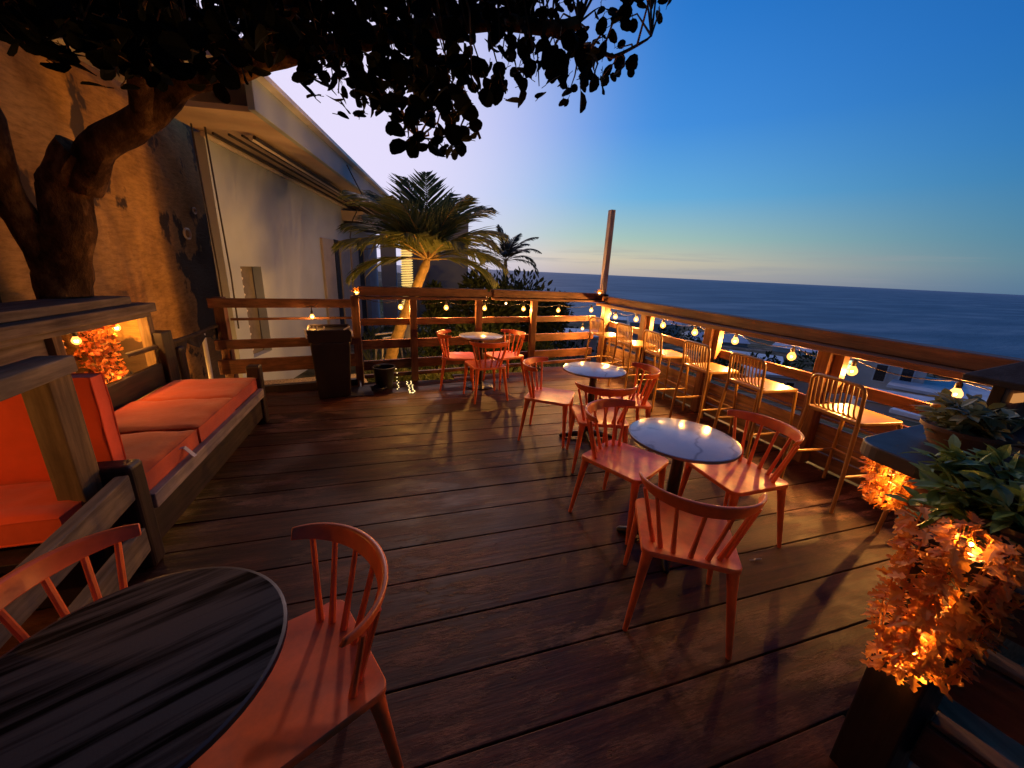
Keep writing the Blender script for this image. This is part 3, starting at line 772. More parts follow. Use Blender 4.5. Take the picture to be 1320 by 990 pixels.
MB().add([(-.15,-.08,0),(.15,-.08,0),(.12,.12,0),(-.12,.12,0),(-.15,-.08,.012),(.15,-.08,.012),(.11,.11,.075),(-.11,.11,.075)], [(0,3,2,1),(4,5,6,7),(0,1,5,4),(1,2,6,5),(2,3,7,6),(3,0,4,7)]).build('pan', M['blackp'], d, bevel=.006)
MB().tube([(0,.10,.06),(0,.30,.09)], .015, 10).build('handle', M['blackp'], d, smooth=True)
h = MB()
pts = []
for k in range(64):
    a = k*.33; rr = .075 + .0006*k + .006*math.sin(k); pts.append((rr*math.cos(a), rr*.8*math.sin(a), .012 + .0007*k))
o = h.tube(pts, .009, 7).build('coiled_hose', M['blackp'], smooth=True, loc=(-.23, 5.05, 0)); tag(o, 'small black coil of hose on the deck beside the bucket', 'hose')
def fairy(name, label, pts, n):
    t = thing(name, label, 'fairy lights', pts[0], 0, 'fairy lights lying on the deck')
    p0 = Vector(pts[0]); P = [Vector(p)-p0 for p in pts]
    MB().tube(P, .003, 5).build('wire', M['pipe'], t, smooth=True)
    mb = MB()
    for k in range(n):
        u = k/(n-1)*(len(P)-1); i = min(int(u), len(P)-2); q = P[i].lerp(P[i+1], u-i)
        mb.lathe((q.x + random.uniform(-.012,.012), q.y, q.z+.004), [(.002,-.005),(.007,-.002),(.007,.003),(.002,.006)], 6)
    mb.build('beads', M['fairy'], t)
fairy('fairy_lights', 'looped strand of tiny fairy lights lying on the deck by the fence post', [(.155,5.38,.012),(.17,5.2,.012),(.175,5.0,.012),(.18,4.86,.012),(.23,4.86,.012),(.225,5.0,.012),(.22,5.2,.012),(.21,5.39,.012)], 30)
fairy('fairy_lights', 'single straight strand of fairy lights beside the black bucket', [(.02,5.40,.2),(.03,5.34,.05),(.035,5.25,.012),(.03,5.05,.012)], 9)
o = MB().tube([(0,0,.004),(.02,-.012,.010),(.045,-.006,.006),(.07,-.018,.012),(.085,-.012,.005)],[.001,.004,.0045,.004,.001],5).build('paper_scrap', M['debris'], loc=(1.98,1.36,0)); tag(o, 'thin pale paper scrap on the deck right of the nearest table', 'scrap')

# ------------------------------------------------------------------ stucco wall and tree
def wall():
    mb = MB(); ny, nz = 70, 50; vs = []; fs = []
    for i in range(ny+1):
        for j in range(nz+1):
            y = -1.0 + 10.6*i/ny; z = -.3 + 5.6*j/nz
            x = -2.66 + .05*mnoise.noise(Vector((y*.9, z*.9, 3))) + .018*mnoise.noise(Vector((y*3, z*3, 7)))
            vs.append((x, y, z))
    for i in range(ny):
        for j in range(nz): fs.append((i*(nz+1)+j, i*(nz+1)+j+1, (i+1)*(nz+1)+j+1, (i+1)*(nz+1)+j))
    n = len(vs)
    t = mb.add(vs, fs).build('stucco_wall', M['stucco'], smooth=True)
    tag(t, 'tall tan stucco wall with dark damp patches behind the bench', 'wall')
    return t
wall()
CAN = [(29,341,285),(-113,283,267),(-151,251,275),(-151,316,337),(-136,328,325),(151,305,366),(62,362,392),(-103,227,278),(-75,220,240),(47,273,319),(232,348,455),(-61,231,249),(-185,325,315),(-84,303,305),(110,342,406),(111,243,351),(-106,359,291),(-6,274,311),(-103,236,289),(-61,313,330),(-60,358,382),(-191,312,271),(-112,330,300),(-49,332,309),(-31,287,315),(-162,329,299),(-165,306,299),(166,338,376),(99,329,356),(-109,305,284),(10,307,371),(-110,271,247),(115,279,291),(41,346,290),(188,364,329),(-16,253,273),(-42,332,279),(30,296,366),(-90,235,293),(-76,257,299),(-77,313,277),(-159,251,256),(130,320,349),(-73,313,339),(-171,282,299),(25,318,366),(-131,327,316),(-25,275,295),(-52,339,340),(-43,334,287),(-87,257,261),(-43,334,329),(-124,321,293),(-80,349,325),(-135,311,305),(54,270,306),(-141,280,267),(49,331,396),(71,348,410),(-142,325,266),(60,271,345),(-58,317,343),(-148,262,292),(-152,283,310),(-129,255,262),(19,361,336),(-73,328,359),(72,249,289),(-120,301,294),(84,238,341),(38,250,244),(24,263,306),(36,291,259),(14,334,308),(-29,252,315),(-119,251,279),(-91,224,249),(196,326,374),(60,362,347),(67,253,263),(-14,243,288),(-133,227,250),(-67,224,292),(-52,242,261),(-10,310,306),(-158,283,271),(176,310,313),(45,332,246),(71,344,373),(22,290,336),(-12,329,360),(-96,282,308),(-21,254,325),(149,275,361),(58,317,260),(-51,234,278),(-93,297,296),(55,342,325),(-155,284,279),(85,273,274),(144,240,329),(109,364,320),(-140,319,281),(-6,230,279),(47,357,263),(-122,319,270),(-67,357,311),(-91,287,303),(-135,291,260),(46,239,253),(211,320,383),(-123,237,275),(-80,325,304),(77,286,366),(203,331,428),(-30,311,272),(-181,328,283),(-57,237,259),(39,254,331),(15,238,240),(-163,270,276),(-111,306,310),(93,346,381),(18,261,272),(-168,291,269),(116,266,358),(-35,356,315),(-86,318,344),(-136,240,265),(-175,323,277),(-122,327,284),(-47,358,329),(4,270,288),(39,352,335),(51,347,347),(86,330,331),(-108,220,244),(147,321,382),(6,291,264),(98,326,342),(-28,233,262),(27,316,260),(64,253,305),(-61,287,290),(59,257,299),(-94,325,328),(16,254,278),(-62,345,320),(82,247,316),(-16,320,365),(3,322,320),(-141,301,281),(117,255,286),(26,316,323),(-33,356,308),(-81,239,297),(-122,247,291),(78,275,291),(11,332,352),(23,241,255),(-14,316,265),(53,329,252),(59,262,267),(-18,296,265),(45,341,322),(104,319,325),(-74,236,257),(120,310,369),(-16,273,292),(-19,303,274),(-30,349,362),(-146,244,251),(234,360,387),(-106,237,259),(-169,294,316),(-86,325,305),(43,354,370),(16,249,255),(9,364,393),(42,268,268),(80,311,332),(-7,315,291),(-27,287,270),(-101,320,269),(247,354,432),(-103,225,234),(-116,323,308),(-46,368,370),(-84,233,286),(-17,338,352),(-59,312,313),(-96,262,273),(-136,307,269),(-72,252,264),(-117,281,255),(126,345,408),(25,265,237),(202,368,374),(-94,306,281),(-20,260,319),(-22,250,244),(179,369,351),(29,298,289),(91,258,268),(-2,319,281),(-114,256,260),(65,344,333),(68,319,347),(-87,365,305),(-87,304,293),(-138,279,259),(5,328,359),(-1,289,254),(171,325,421),(-116,276,262),(-120,315,322),(136,352,351),(163,324,407),(80,307,300),(154,314,347),(13,252,229),(99,256,289),(11,301,275),(212,339,412),(-150,295,293),(9,264,303),(-127,316,330),(42,252,269),(46,288,269),(-113,268,314),(-39,317,290),(152,368,355),(79,263,336),(-116,271,274),(155,275,375),(-83,318,354),(15,330,330),(137,240,309),(-150,245,251),(138,270,314),(-70,301,320),(188,344,341),(-24,260,280),(-129,270,257),(-146,322,341),(20,319,376),(9,332,297),(-19,266,268),(-158,300,311),(30,269,330),(88,369,402),(130,297,347),(32,338,320),(-10,316,275),(42,334,299),(10,273,247),(-137,285,277),(5,307,292),(40,351,346),(155,361,310),(-133,236,243),(-12,267,266),(-48,317,295),(89,256,302),(-155,291,263),(64,275,297),(-137,281,299),(116,278,300),(122,251,272),(129,288,294),(-92,229,242),(100,314,329),(-4,347,316),(127,251,296),(69,272,292),(111,285,342),(-37,274,338),(96,353,426),(30,230,262),(142,285,299),(-126,238,255),(85,252,278),(-53,264,266),(-107,234,245),(131,352,326),(-178,305,267),(-49,326,355),(-166,303,303),(-54,345,320),(43,271,285),(239,342,438),(-111,274,277),(-70,222,284),(101,280,329),(-179,284,261),(-79,222,291),(-1,242,325),(142,345,425),(164,361,349),(-6,366,340)]
def tree():
    t = thing('spreading_tree', 'big dark broad leaved tree whose branch arches over the deck', 'tree', (-2.42, 3.86, -.3))
    b = Vector((-2.42, 3.86, -.3))
    def wob(pts, amp, seed, sub=6):
        out = []
        P = [Vector(p) for p in pts]
        for i in range(len(P)-1):
            for k in range(sub):
                u = k/sub; q = P[i].lerp(P[i+1], u)
                out.append(q + Vector([amp*mnoise.noise(Vector((q.x*2+seed, q.y*2+c*9, q.z*2))) for c in range(3)]))
        out.append(P[-1]); return out
    def bumpy(mb, pts, r0, r1, n=16, seed=0.0, k=.22):
        pts = [Vector(p)-b for p in pts]; m = len(pts); vs = []; fs = []; ref = None
        for i, p in enumerate(pts):
            tt = (pts[min(i+1, m-1)] - pts[max(i-1, 0)]).normalized()
            if ref is None: ref = Vector((1,0,0)) if abs(tt.x) < .8 else Vector((0,0,1))
            a = (ref - tt*ref.dot(tt)).normalized(); c = tt.cross(a); ref = a
            r = r0 + (r1-r0)*i/(m-1)
            for q in range(n):
                an = 6.2832*q/n; d = a*math.cos(an) + c*math.sin(an)
                rr = r*(1 + k*mnoise.noise((p*3.2 + d*.9) + Vector((seed,0,0))) + k*.6*mnoise.noise(p*8 + d*2))
                vs.append(p + d*rr)
        for i in range(m-1):
            for q in range(n): fs.append((i*n+q, i*n+(q+1) % n, (i+1)*n+(q+1) % n, (i+1)*n+q))
        fs.append(tuple((m-1)*n+q for q in range(n)))
        mb.add(vs, fs)
    tr = MB()
    bumpy(tr, wob([(-2.50,3.90,-.3), (-2.45,3.88,.6), (-2.36,3.85,1.4), (-2.22,3.84,2.0), (-2.05,3.80,2.25)], .06, 1, 8), .165, .115, 22, 1, .34)
    bumpy(tr, wob([(-2.36,3.86,1.3), (-2.46,3.75,1.9), (-2.42,3.6,2.6), (-2.30,3.3,3.4)], .06, 4), .10, .10, 14, 5, .3)
    bumpy(tr, wob([(-2.55,3.55,-.2), (-2.58,3.45,.9), (-2.50,3.45,1.8), (-2.44,3.6,2.4)], .08, 8), .05, .05, 10, 3, .3)
    tr.build('trunk', M['bark'], t, smooth=True)
    br = [[(-2.15,3.84,2.05), (-1.95,3.76,2.26), (-1.52,3.70,2.60), (-.84,3.60,2.93), (-.2,3.45,3.10), (.6,3.25,3.22), (1.35,3.05,3.3)],
          [(-1.0,3.62,2.86), (-.5,3.2,3.1), (.1,2.8,3.3), (.8,2.5,3.5)],
          [(-1.6,3.7,2.55), (-1.4,3.3,2.95), (-1.0,2.8,3.2), (-.5,2.4,3.4)],
          [(-2.3,3.35,3.3), (-1.9,2.9,3.5), (-1.5,2.4,3.6)],
          [(.1,3.36,3.15), (.5,3.5,2.9), (.75,3.5,2.62)], [(-.4,3.5,3.05), (.0,3.5,2.8), (.25,3.45,2.55)], [(1.0,3.15,3.26), (1.6,3.0,3.15), (1.85,2.9,3.25)]]
    br += [[(-2.05,3.1,3.45), (-1.4,1.9,3.55), (-.6,.7,3.6), (.2,-.6,3.7)], [(-1.75,2.6,3.5), (-2.0,1.4,3.6), (-2.1,.1,3.65), (-1.9,-1.2,3.7)]]  # unseen boughs added to carry the overhead shading crown
    rad = [(.112,.04), (.06,.02), (.07,.025), (.08,.03), (.03,.010), (.03,.010), (.024,.007), (.07,.02), (.06,.02)]
    nodes = []
    for pts, (r0, r1), s in zip(br, rad, range(12)):
        w = wob(pts, .05 if s else .07, 11+s, 8); mb = MB(); bumpy(mb, w, r0, r1, 14 if s < 4 else 8, s, .25); mb.build('branch', M['bark'], t, smooth=True)
        nodes += [Vector(p) for p in w]
    tw = MB(); lf = MB(); rnd = random.Random(3)
    clumps = [Vector((x/100, y/100, z/100)) for (x, y, z) in CAN]
    # unseen crown added overhead to keep sky light off the near deck
    while len(clumps) < len(CAN) + 330:
        q = Vector((rnd.uniform(-2.9, 1.9), rnd.uniform(-2.6, 1.75), rnd.uniform(3.1, 4.0)))
        if ((q.x+.5)/2.5)**2 + ((q.y+.4)/2.3)**2 < 1.0: clumps.append(q)
    for c in clumps:
        nb = min(nodes, key=lambda q: (q-c).length)
        if (nb-c).length < 1.25:
            mid = nb.lerp(c, .55) + Vector((rnd.uniform(-.06,.06), rnd.uniform(-.06,.06), rnd.uniform(0,.08)))
            tw.tube([nb-b, mid-b, c-b], [.009,.006,.003], 5)
        ax = Vector((rnd.gauss(.25,.5), rnd.gauss(-.1,.5), rnd.gauss(-.25,.5))).normalized()
        k = rnd.randint(6, 9) if c.x < .5 else rnd.randint(4, 6)
        for j in range(k):
            a = 2.4*j; o1 = ax.orthogonal().normalized(); o2 = ax.cross(o1)
            d = (o1*math.cos(a) + o2*math.sin(a))*1.0 + ax*rnd.uniform(-.1,.9)
            p = c + ax*(.16*(j/k - .5)) + Vector((rnd.gauss(0,.03), rnd.gauss(0,.03), rnd.gauss(0,.03))) 
            S = rnd.uniform(.065, .125)
            tw.tube([p-b, p + d.normalized()*.03 - b], .0022, 4, cap=False)
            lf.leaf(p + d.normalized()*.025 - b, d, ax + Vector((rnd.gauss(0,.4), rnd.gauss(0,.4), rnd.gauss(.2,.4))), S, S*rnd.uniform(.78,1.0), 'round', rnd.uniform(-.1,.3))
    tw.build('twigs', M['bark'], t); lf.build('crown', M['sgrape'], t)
tree()

# ------------------------------------------------------------------ white building behind the left fence
def building():
    t = thing('rendered_building', 'white rendered building with deep eaves left of the palm', 'building', (-2.1, 5.5, -.4), -R(10))
    # local frame: +Y runs along the long wall, +X faces the deck
    m = M['paint']
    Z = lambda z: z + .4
    mb = MB(); top = 2.98
    # long wall in strips round the recess
    ys = [.42, 1.02, 1.33, 10.2]
    def strip(y0, y1, z0, z1): mb.box((-.06, (y0+y1)/2, (Z(z0)+Z(z1))/2), (.12, y1-y0, z1-z0))
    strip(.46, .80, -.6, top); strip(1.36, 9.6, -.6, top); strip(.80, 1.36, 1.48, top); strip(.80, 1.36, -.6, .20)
    mb.build('wall', m, t)
    MB().box((-.16, 1.08, Z(.84)), (.05, .60, 1.32)).build('window_recess', M['recess'], t)
    sl = MB()
    for k in range(11): sl.box((-.10, .86, Z(.32 + .112*k)), (.13, .09, .07), rot=Matrix.Rotation(.5, 3, 'Y'))
    sl.build('jalousie', M['white'], t, bevel=.015)
    # eaves: soffit board and tall fascia
    MB().box((.44, 4.35, Z(3.015)), (.98, 9.4, .05)).build('soffit', M['soffit'], t)
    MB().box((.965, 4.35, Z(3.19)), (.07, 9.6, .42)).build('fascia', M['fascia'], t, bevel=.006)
    MB().box((.3, 4.2, Z(3.30)), (1.6, 9.9, .05)).build('roof', M['roofw'], t)
    for k, (x, r, mm) in enumerate(((.05,.030,'wpipe'), (.16,.016,'pipe'), (.33,.016,'pipe'), (.56,.028,'wpipe'), (.60,.022,'pipe'), (.47,.014,'pipe'))):
        pts = [(x, .35, Z(2.965)-r), (x, 3.0, Z(2.96)-r), (x*.96+.02, 6.2, Z(2.955)-r), (x*.9+.03, 8.6, Z(2.95)-r)]
        MB().tube(pts, r, 8).build('conduit', M[mm], t, smooth=True)
    # shutters and a dark doorway further along
    for y0, y1, z0, z1, mm in ((4.0, 4.75, -.5, 2.08, 'shutter'), (4.85, 5.15, -.5, 2.10, 'dark'), (5.22, 5.95, -.5, 2.10, 'shutter'), (6.2, 6.9, -.5, 2.12, 'shutter'), (6.95, 7.5, -.5, 2.1, 'dark'), (7.55, 8.1, -.5, 2.1, 'shutter')):
        MB().box((.025, (y0+y1)/2, (Z(z0)+Z(z1))/2), (.05 if mm == 'shutter' else .02, y1-y0, z1-z0)).build('shutter' if mm == 'shutter' else 'doorway', M[mm], t, bevel=.004)
    a = MB().box((.26, 6.9, Z(2.72)), (.52, 2.4, .24)).build('awning_box', M['soffit'], t, bevel=.01)
    MB().box((.27, 6.9, Z(2.56)), (.46, 2.3, .09)).build('blind', M['dark'], a)
    # far wing, turned toward the deck
    MB().box((2.05, 9.75, Z(1.40)), (2.3, .4, 4.0)).build('wing', M['fascia'], t, bevel=.01)
    MB().box((.42, 9.45, Z(1.2)), (.5, .2, 3.6)).build('wing_return', m, t)
    for x, w in ((1.10, .10), (1.42, .06), (1.75, .10)): MB().box((x, 9.53, Z(.9)), (w, .04, 2.6)).build('pilaster', M['shutter'], t, bevel=.004)
building()
def rope_column():
    t = thing('lit_column', 'white column wound with glowing yellow rope light, behind the palm', 'column', (.36, 9.35, -.4))
    MB().lathe((0,0,0), [(.11,0),(.11,2.40),(.14,2.42),(.14,2.5)], 20).build('shaft', M['white'], t, smooth=True)
    pts = []
    for k in range(0, 26*14):
        a = 6.283*k/14; pts.append((.122*math.cos(a), .122*math.sin(a), 1.0 + 1.38*k/(26*14)))
    MB().tube(pts, .013, 5).build('rope_light', M['rope'], t)
rope_column()
c = thing('hanging_cable', 'pair of black cables hanging down the near corner of the white building', 'cable', (-1.95, 5.45, 0))
for dx, dy in ((0, 0), (.10, .06)):
    MB().tube([(dx, dy, 2.93), (dx+.01, dy, 2.2), (dx-.005+.03, dy, 1.4), (dx+.015, dy, .75)], .009, 7).build('cable', M['pipe'], c, smooth=True)
def looped():
    pts = []
    for p in ((-.62, 7.6, 3.15), (-.42, 7.8, 2.75), (-.40, 7.9, 2.72), (-.62, 8.05, 2.35), (-.70, 8.2, 2.05), (-.5, 8.4, 1.85), (-.1, 8.6, 1.95)): pts.append(Vector(p))
    o = MB().tube([p-pts[0] for p in pts], .010, 6).build('loose_wire', M['pipe'], smooth=True, loc=pts[0]); tag(o, 'thin loose black wire dangling from the eaves left of the palm', 'wire')
looped()
def ring_hook(loc, r, label):
    pts = [(0, r*1.35*math.cos(a*.3491), r*math.sin(a*.3491)) for a in range(19)]
    o = MB().tube(pts, r*.22, 7, cap=False).build('cable_ring', M['white'], smooth=True, loc=loc); tag(o, label, 'cable ring', 'white cable rings')
ring_hook((-2.50, 6.30, 1.86), .062, 'larger white cable ring beside the hanging black cables')
ring_hook((-2.52, 6.68, 2.18), .038, 'smaller white cable ring higher on the stucco wall')

# ------------------------------------------------------------------ terrain, sea, vegetation
def hz(x, y):
    d = math.hypot(x, y); az = math.degrees(math.atan2(x, y))
    n = mnoise.noise(Vector((x*.03, y*.03, 1)))*min(1, d/40)*1.8 + mnoise.noise(Vector((x*.12, y*.12, 5)))*min(1, d/25)*.35
    side = min(1, max(0, (az - 2)/22)) if y > 0 else 1
    z = -.45 - (max(0, min(d, 45) - 7)*.19 + max(0, d - 45)*.082)*(.12 + .88*side) + n
    return z if d > 8 else min(z, -.45)
def terrain():
    vs = []; fs = []; rings = [0, 3, 5, 6.5, 8, 10, 12, 15, 18, 22, 27, 33, 40, 48, 58, 70, 84, 100, 118, 140, 170, 210]; na = 150
    for r in rings:
        for k in range(na+1):
            a = R(-75 + 215*k/na); x, y = r*math.sin(a), r*math.cos(a); vs.append((x, y, hz(x, y) if r > 6 else -.47))
    for i in range(len(rings)-1):
        for k in range(na): fs.append((i*(na+1)+k, i*(na+1)+k+1, (i+1)*(na+1)+k+1, (i+1)*(na+1)+k))
    o = MB().add(vs, fs).build('hillside', M['ground'], smooth=True); tag(o, kind='structure')
terrain()
S = 40000
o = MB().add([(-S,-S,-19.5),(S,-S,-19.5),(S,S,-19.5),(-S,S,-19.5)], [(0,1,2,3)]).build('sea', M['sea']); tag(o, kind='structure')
o = MB().box((-1.3, 5.62, -.09), (1.8, .55, .14), rz=.17).build('gravel_strip', M['gravel']); tag(o, kind='structure')

def frond(mb, rc, base, az, el0, Ls, droop, nl=34, lw=.032, ll=.42, twist=0.0, rnd=random):
    """arching rachis (rc) with leaflets (mb)"""
    pts = []; p = Vector(base); el = el0; n = 16; st = Ls/n
    for i in range(n+1):
        pts.append(p.copy()); u = i/n
        d = Vector((math.sin(az)*math.cos(el), math.cos(az)*math.cos(el), math.sin(el))); p = p + d*st
        el -= droop*(u*1.6+.2)/n
    rc.tube(pts, [.016*(1-.85*i/n) for i in range(n+1)], 6)
    for k in range(nl):
        u = .14 + .86*(k+.5)/nl; f = u*n; i = min(int(f), n-1); q = pts[i].lerp(pts[i+1], f-i); t = (pts[i+1]-pts[i]).normalized()
        s = t.cross(Vector((0,0,1))); s = s.normalized() if s.length > .05 else Vector((1,0,0)); up = s.cross(t)
        l = ll*(math.sin(math.pi*min(1, .18+u*.82))**.6)*rnd.uniform(.85,1.1)
        for sg in (-1, 1):
            d = (s*sg*(.80-.25*u) + t*(.62+.35*u) + up*(.30-.25*u) + Vector((0,0,-.10-.25*u))).normalized()
            d = d + Vector((rnd.gauss(0,.06), rnd.gauss(0,.06), rnd.gauss(0,.06)))
            mb.leaf(q, d, up + s*sg*.4, l, lw, 'blade', rnd.uniform(.12,.4))
def palm(label, trunk, r0, r1, fronds, leafm, lw, ll, nl, seed):
    rnd = random.Random(seed); b = Vector(trunk[0])
    t = thing('palm_tree', label, 'palm', b)
    P = [Vector(p)-b for p in trunk]; path = []; rs = []
    for i in range(len(P)-1):
        for k in range(10):
            u = k/10; w = (i+u)/(len(P)-1); path.append(P[i].lerp(P[i+1], u)); rs.append((r0+(r1-r0)*w)*(1.0 if k % 2 else 1.10))
    path.append(P[-1]); rs.append(r1*.7)
    MB().tube(path, rs, 14).build('trunk', M['ptrunk'], t, smooth=True)
    top = P[-1]
    for (az, el, Ls, droop) in fronds:
        mb = MB(); rc = MB(); frond(mb, rc, top, R(az), R(el), Ls, droop, nl, lw, ll, rnd=rnd)
        f = mb.build('frond', leafm, t); rc.build('rachis', M['ptrunk'] if ll > .3 else leafm, f, smooth=True)
    return t
palm('large feather palm with golden leaning trunk just beyond the fence', [(-.20,6.9,-.5), (.02,6.85,.3), (.30,6.8,1.0), (.60,6.8,1.70)], .105, .068,
  [(-95, 25, 1.46, 1.01), (-110, 52, 1.57, 0.94), (-70, 62, 1.40, 0.78), (-40, 78, 1.35, 0.43), (5, 84, 1.40, 0.35), (-95, 5, 1.35, 1.09), (-125, 30, 1.35, 1.25), (70, 58, 1.46, 0.86), (85, 40, 1.57, 1.17), (95, 20, 1.46, 1.33), (120, 40, 1.30, 1.48), (150, 35, 1.03, 1.17), (-155, 40, 1.03, 1.17), (40, 70, 1.35, 0.62), (-15, 60, 1.19, 0.78), (110, 8, 1.24, 1.25), (-80, 38, 1.46, 1.01), (60, 25, 1.40, 1.17), (-60, 45, 1.35, 0.78), (25, 62, 1.40, 0.70), (-30, 50, 1.30, 0.70), (100, 55, 1.40, 0.86), (-140, 60, 1.19, 0.78), (130, 65, 1.24, 0.70)],
  M['palm'], .032, .62, 36, 2)
palm('slim dark palm farther off, right of the large palm', [(5.6,20,-2.5), (5.7,20,-.5), (5.75,20,2.05)], .17, .11,
  [(-90, 30, 2.3, 1.5), (-60, 60, 2.1, 1.1), (-20, 80, 2.0, .7), (50, 65, 2.1, 1.0), (85, 40, 2.3, 1.5), (95, 12, 2.1, 1.6), (-95, 5, 2.1, 1.6), (150, 40, 1.8, 1.4), (200, 35, 1.8, 1.4), (75, 25, 2.2, 1.7), (-75, 42, 2.1, 1.2), (20, 55, 1.9, 1.0), (100, 58, 2.2, 1.2), (-110, 50, 2.2, 1.2), (60, 48, 2.2, 1.2)],
  M['palmd'], .055, .50, 30, 5)
o = thing('spear_leaf', 'single thin young spear leaf rising behind the large palm', 'plant', (.78, 6.9, 1.7))
MB().tube([(0,0,0),(.12,0,.55),(.24,0,1.15)], [.018,.014,.003], 6).build('blade', M['palm'], o, smooth=True)

def shrub(label, c, rx, rz, n, leaf, mat, group, seed, lumps=6):
    rnd = random.Random(seed); t = thing('shrub', label, 'shrub', c, 0, group)
    st = MB(); mb = MB(); L_ = []
    for k in range(lumps):
        a = rnd.uniform(0, 6.28); q = Vector((rx*.65*math.cos(a)*rnd.random()**.5, rx*.65*math.sin(a)*rnd.random()**.5, rz*rnd.uniform(.35,.85))); L_.append((q, rx*rnd.uniform(.30,.55)))
        st.tube([(0,0,-.2), q*.5, q], [.035,.02,.008], 6)
    for k in range(n):
        q, r = rnd.choice(L_); d = Vector((rnd.gauss(0,1), rnd.gauss(0,1), rnd.gauss(0,1))).normalized()*r*rnd.random()**.4
        p = q + d; p.z = max(.02, p.z)
        mb.leaf(p, d + Vector((rnd.gauss(0,.4)*r, rnd.gauss(0,.4)*r, .3*r)), Vector((rnd.gauss(0,1), rnd.gauss(0,1), 1)), leaf*rnd.uniform(.7,1.3), leaf*rnd.uniform(.35,.55), 'oval')
    mb.build('foliage', mat, t); st.build('stems', M['stem'], t, smooth=True)
GS = 'shrubs growing beyond the back fence'
shrub('tall dark shrub filling the space right of the large palm trunk', (1.9, 9.2, -.7), 1.1, 2.35, 4200, .15, M['shrub'], GS, 1, 9)
shrub('dark rounded shrub under the slim far palm', (4.3, 13.5, -1.2), 2.0, 2.0, 3600, .22, M['shrub'], GS, 2, 9)
shrub('dark shrub crest at the right end of the far greenery', (7.1, 18.5, -2.0), 1.7, 2.5, 3000, .26, M['shrub'], GS, 3, 8)
shrub('low leafy shrub close behind the fence, left of the farthest marble table', (.85, 7.2, -.5), .55, .95, 900, .10, M['shrub'], GS, 4)
shrub('low leafy shrub seen between the rails behind the farthest marble table', (1.6, 7.5, -.5), .7, 1.05, 1200, .10, M['shrub'], GS, 5)
shrub('low leafy shrub seen between the rails right of the farthest marble table', (2.5, 7.9, -.55), .7, .95, 1100, .10, M['shrub'], GS, 6)
shrub('lowest shrub seen under the rails near the fence corner', (3.4, 8.6, -.7), .75, .65, 900, .10, M['shrub'], GS, 7)
shrub('dark shrub in front of the lit column, by the palm trunk', (.95, 8.4, -.5), .45, 1.9, 1500, .10, M['shrub'], GS, 8)

def pch():
    t = thing('garden_chair', 'white plastic garden chair seen through the fence near the palm trunk', 'chair', (-.1, 8.3, -.45), R(200))
    MB().box((0,0,.43), (.46,.44,.03)).build('seat', M['white'], t, bevel=.01)
    MB().beam((-.2,0,.45), (-.30,0,.88), .46, .025).build('backrest', M['white'], t, bevel=.01)
    for sx in (-1,1):
        for sy in (-1,1): MB().tube([(sx*.19, sy*.19, .42), (sx*.23, sy*.22, 0)], .02, 8).build('leg', M['white'], t, smooth=True)
        MB().beam((-.24, sx*.235, .64), (.2, sx*.235, .62), .045, .03).build('armrest', M['white'], t, bevel=.008)
pch()

# ------------------------------------------------------------------ town below, toward the sea
def house(label, az, d, w, dep, h, el_top, roof, win=(), lit=(), flat=True, turn=0):
    a = R(az); x, y = d*math.sin(a), d*math.cos(a); zt = 1.6 + d*math.tan(R(el_top)); zb = min(zt - h, hz(x, y)) - .3
    t = thing('hillside_house', label, 'house', (x, y, zb), -a + R(turn), 'houses below the deck'); H = zt - zb
    MB().box((0,0,H/2-.1), (w, dep, H-.2)).build('wall', M['house'], t)
    if flat: MB().box((0,0,H), (w+.5, dep+.5, .22)).build('roof', M[roof], t, bevel=.03)
    else:
        MB().add([(-w/2-.3,-dep/2-.3,H-.2),(w/2+.3,-dep/2-.3,H-.2),(w/2+.3,dep/2+.3,H-.2),(-w/2-.3,dep/2+.3,H-.2),(-w/2-.3,0,H+.9),(w/2+.3,0,H+.9)], [(0,1,5,4),(2,3,4,5),(0,4,3),(1,2,5),(0,3,2,1)]).build('roof', M[roof], t)
    for i, (u, v, ww, wh) in enumerate(win):
        f = MB().box((u, -dep/2-.02, H - v), (ww+.18, .08, wh+.18)).build('window', M['white'], t)
        MB().box((u, -dep/2-.07, H - v), (ww, .03, wh)).build('pane', M['winlit'] if i in lit else M['glass'], f)
        if i in lit:
            bars = MB()
            for k in (-.25, 0, .25): bars.box((u + ww*k, -dep/2-.10, H - v), (.05, .03, wh))
            for k in (-.2, .2): bars.box((u, -dep/2-.10, H - v + wh*k), (ww, .03, .05))
            bars.build('glazing_bars', M['dark'], f)
house('pale house below the bar fence with one greenish lit window', 61.9, 42, 5.4, 5, 3.0, -6.7, 'roofd', [(-1.9,1.1,.95,1.05), (.35,1.2,.6,1.2), (1.75,1.05,.6,1.2)], (0,))
house('low house with broad pale roof below, right of the lit window house', 67.5, 40, 5.0, 6, 2.0, -9.3, 'roofw', [(1.5,.9,.7,.7)])
house('far house with pale roof just above the bulb in the middle of the bar fence', 45.5, 80, 9, 7, 3, -7.3, 'roofw', [(0,1.2,1,1)], flat=False, turn=20)
house('pale flat roofed house seen between the third and fourth bar posts', 50.5, 60, 6, 6, 2.5, -9.2, 'roofw', [(-1.2,1.0,.8,.8)])
house('house with pale ridge roof left of the lit window house', 55.6, 82, 8, 7, 3, -7.2, 'roofw', [(1,1.3,1,1)], flat=False, turn=-15)
house('distant low house with pale roof near the corner mast', 37.5, 105, 12, 8, 3, -5.9, 'roofw', [(2,1.3,1,1)], flat=False, turn=10)
house('small pale roofed shed in the grass seen below the fence corner', 26.5, 38, 4.6, 4, 1.6, -8.4, 'roofw', [(0,.8,.6,.5)])
house('distant pale roof beside the corner of the fence', 33.5, 112, 10, 8, 3, -5.9, 'roofw', [(1,1.3,1,1)])
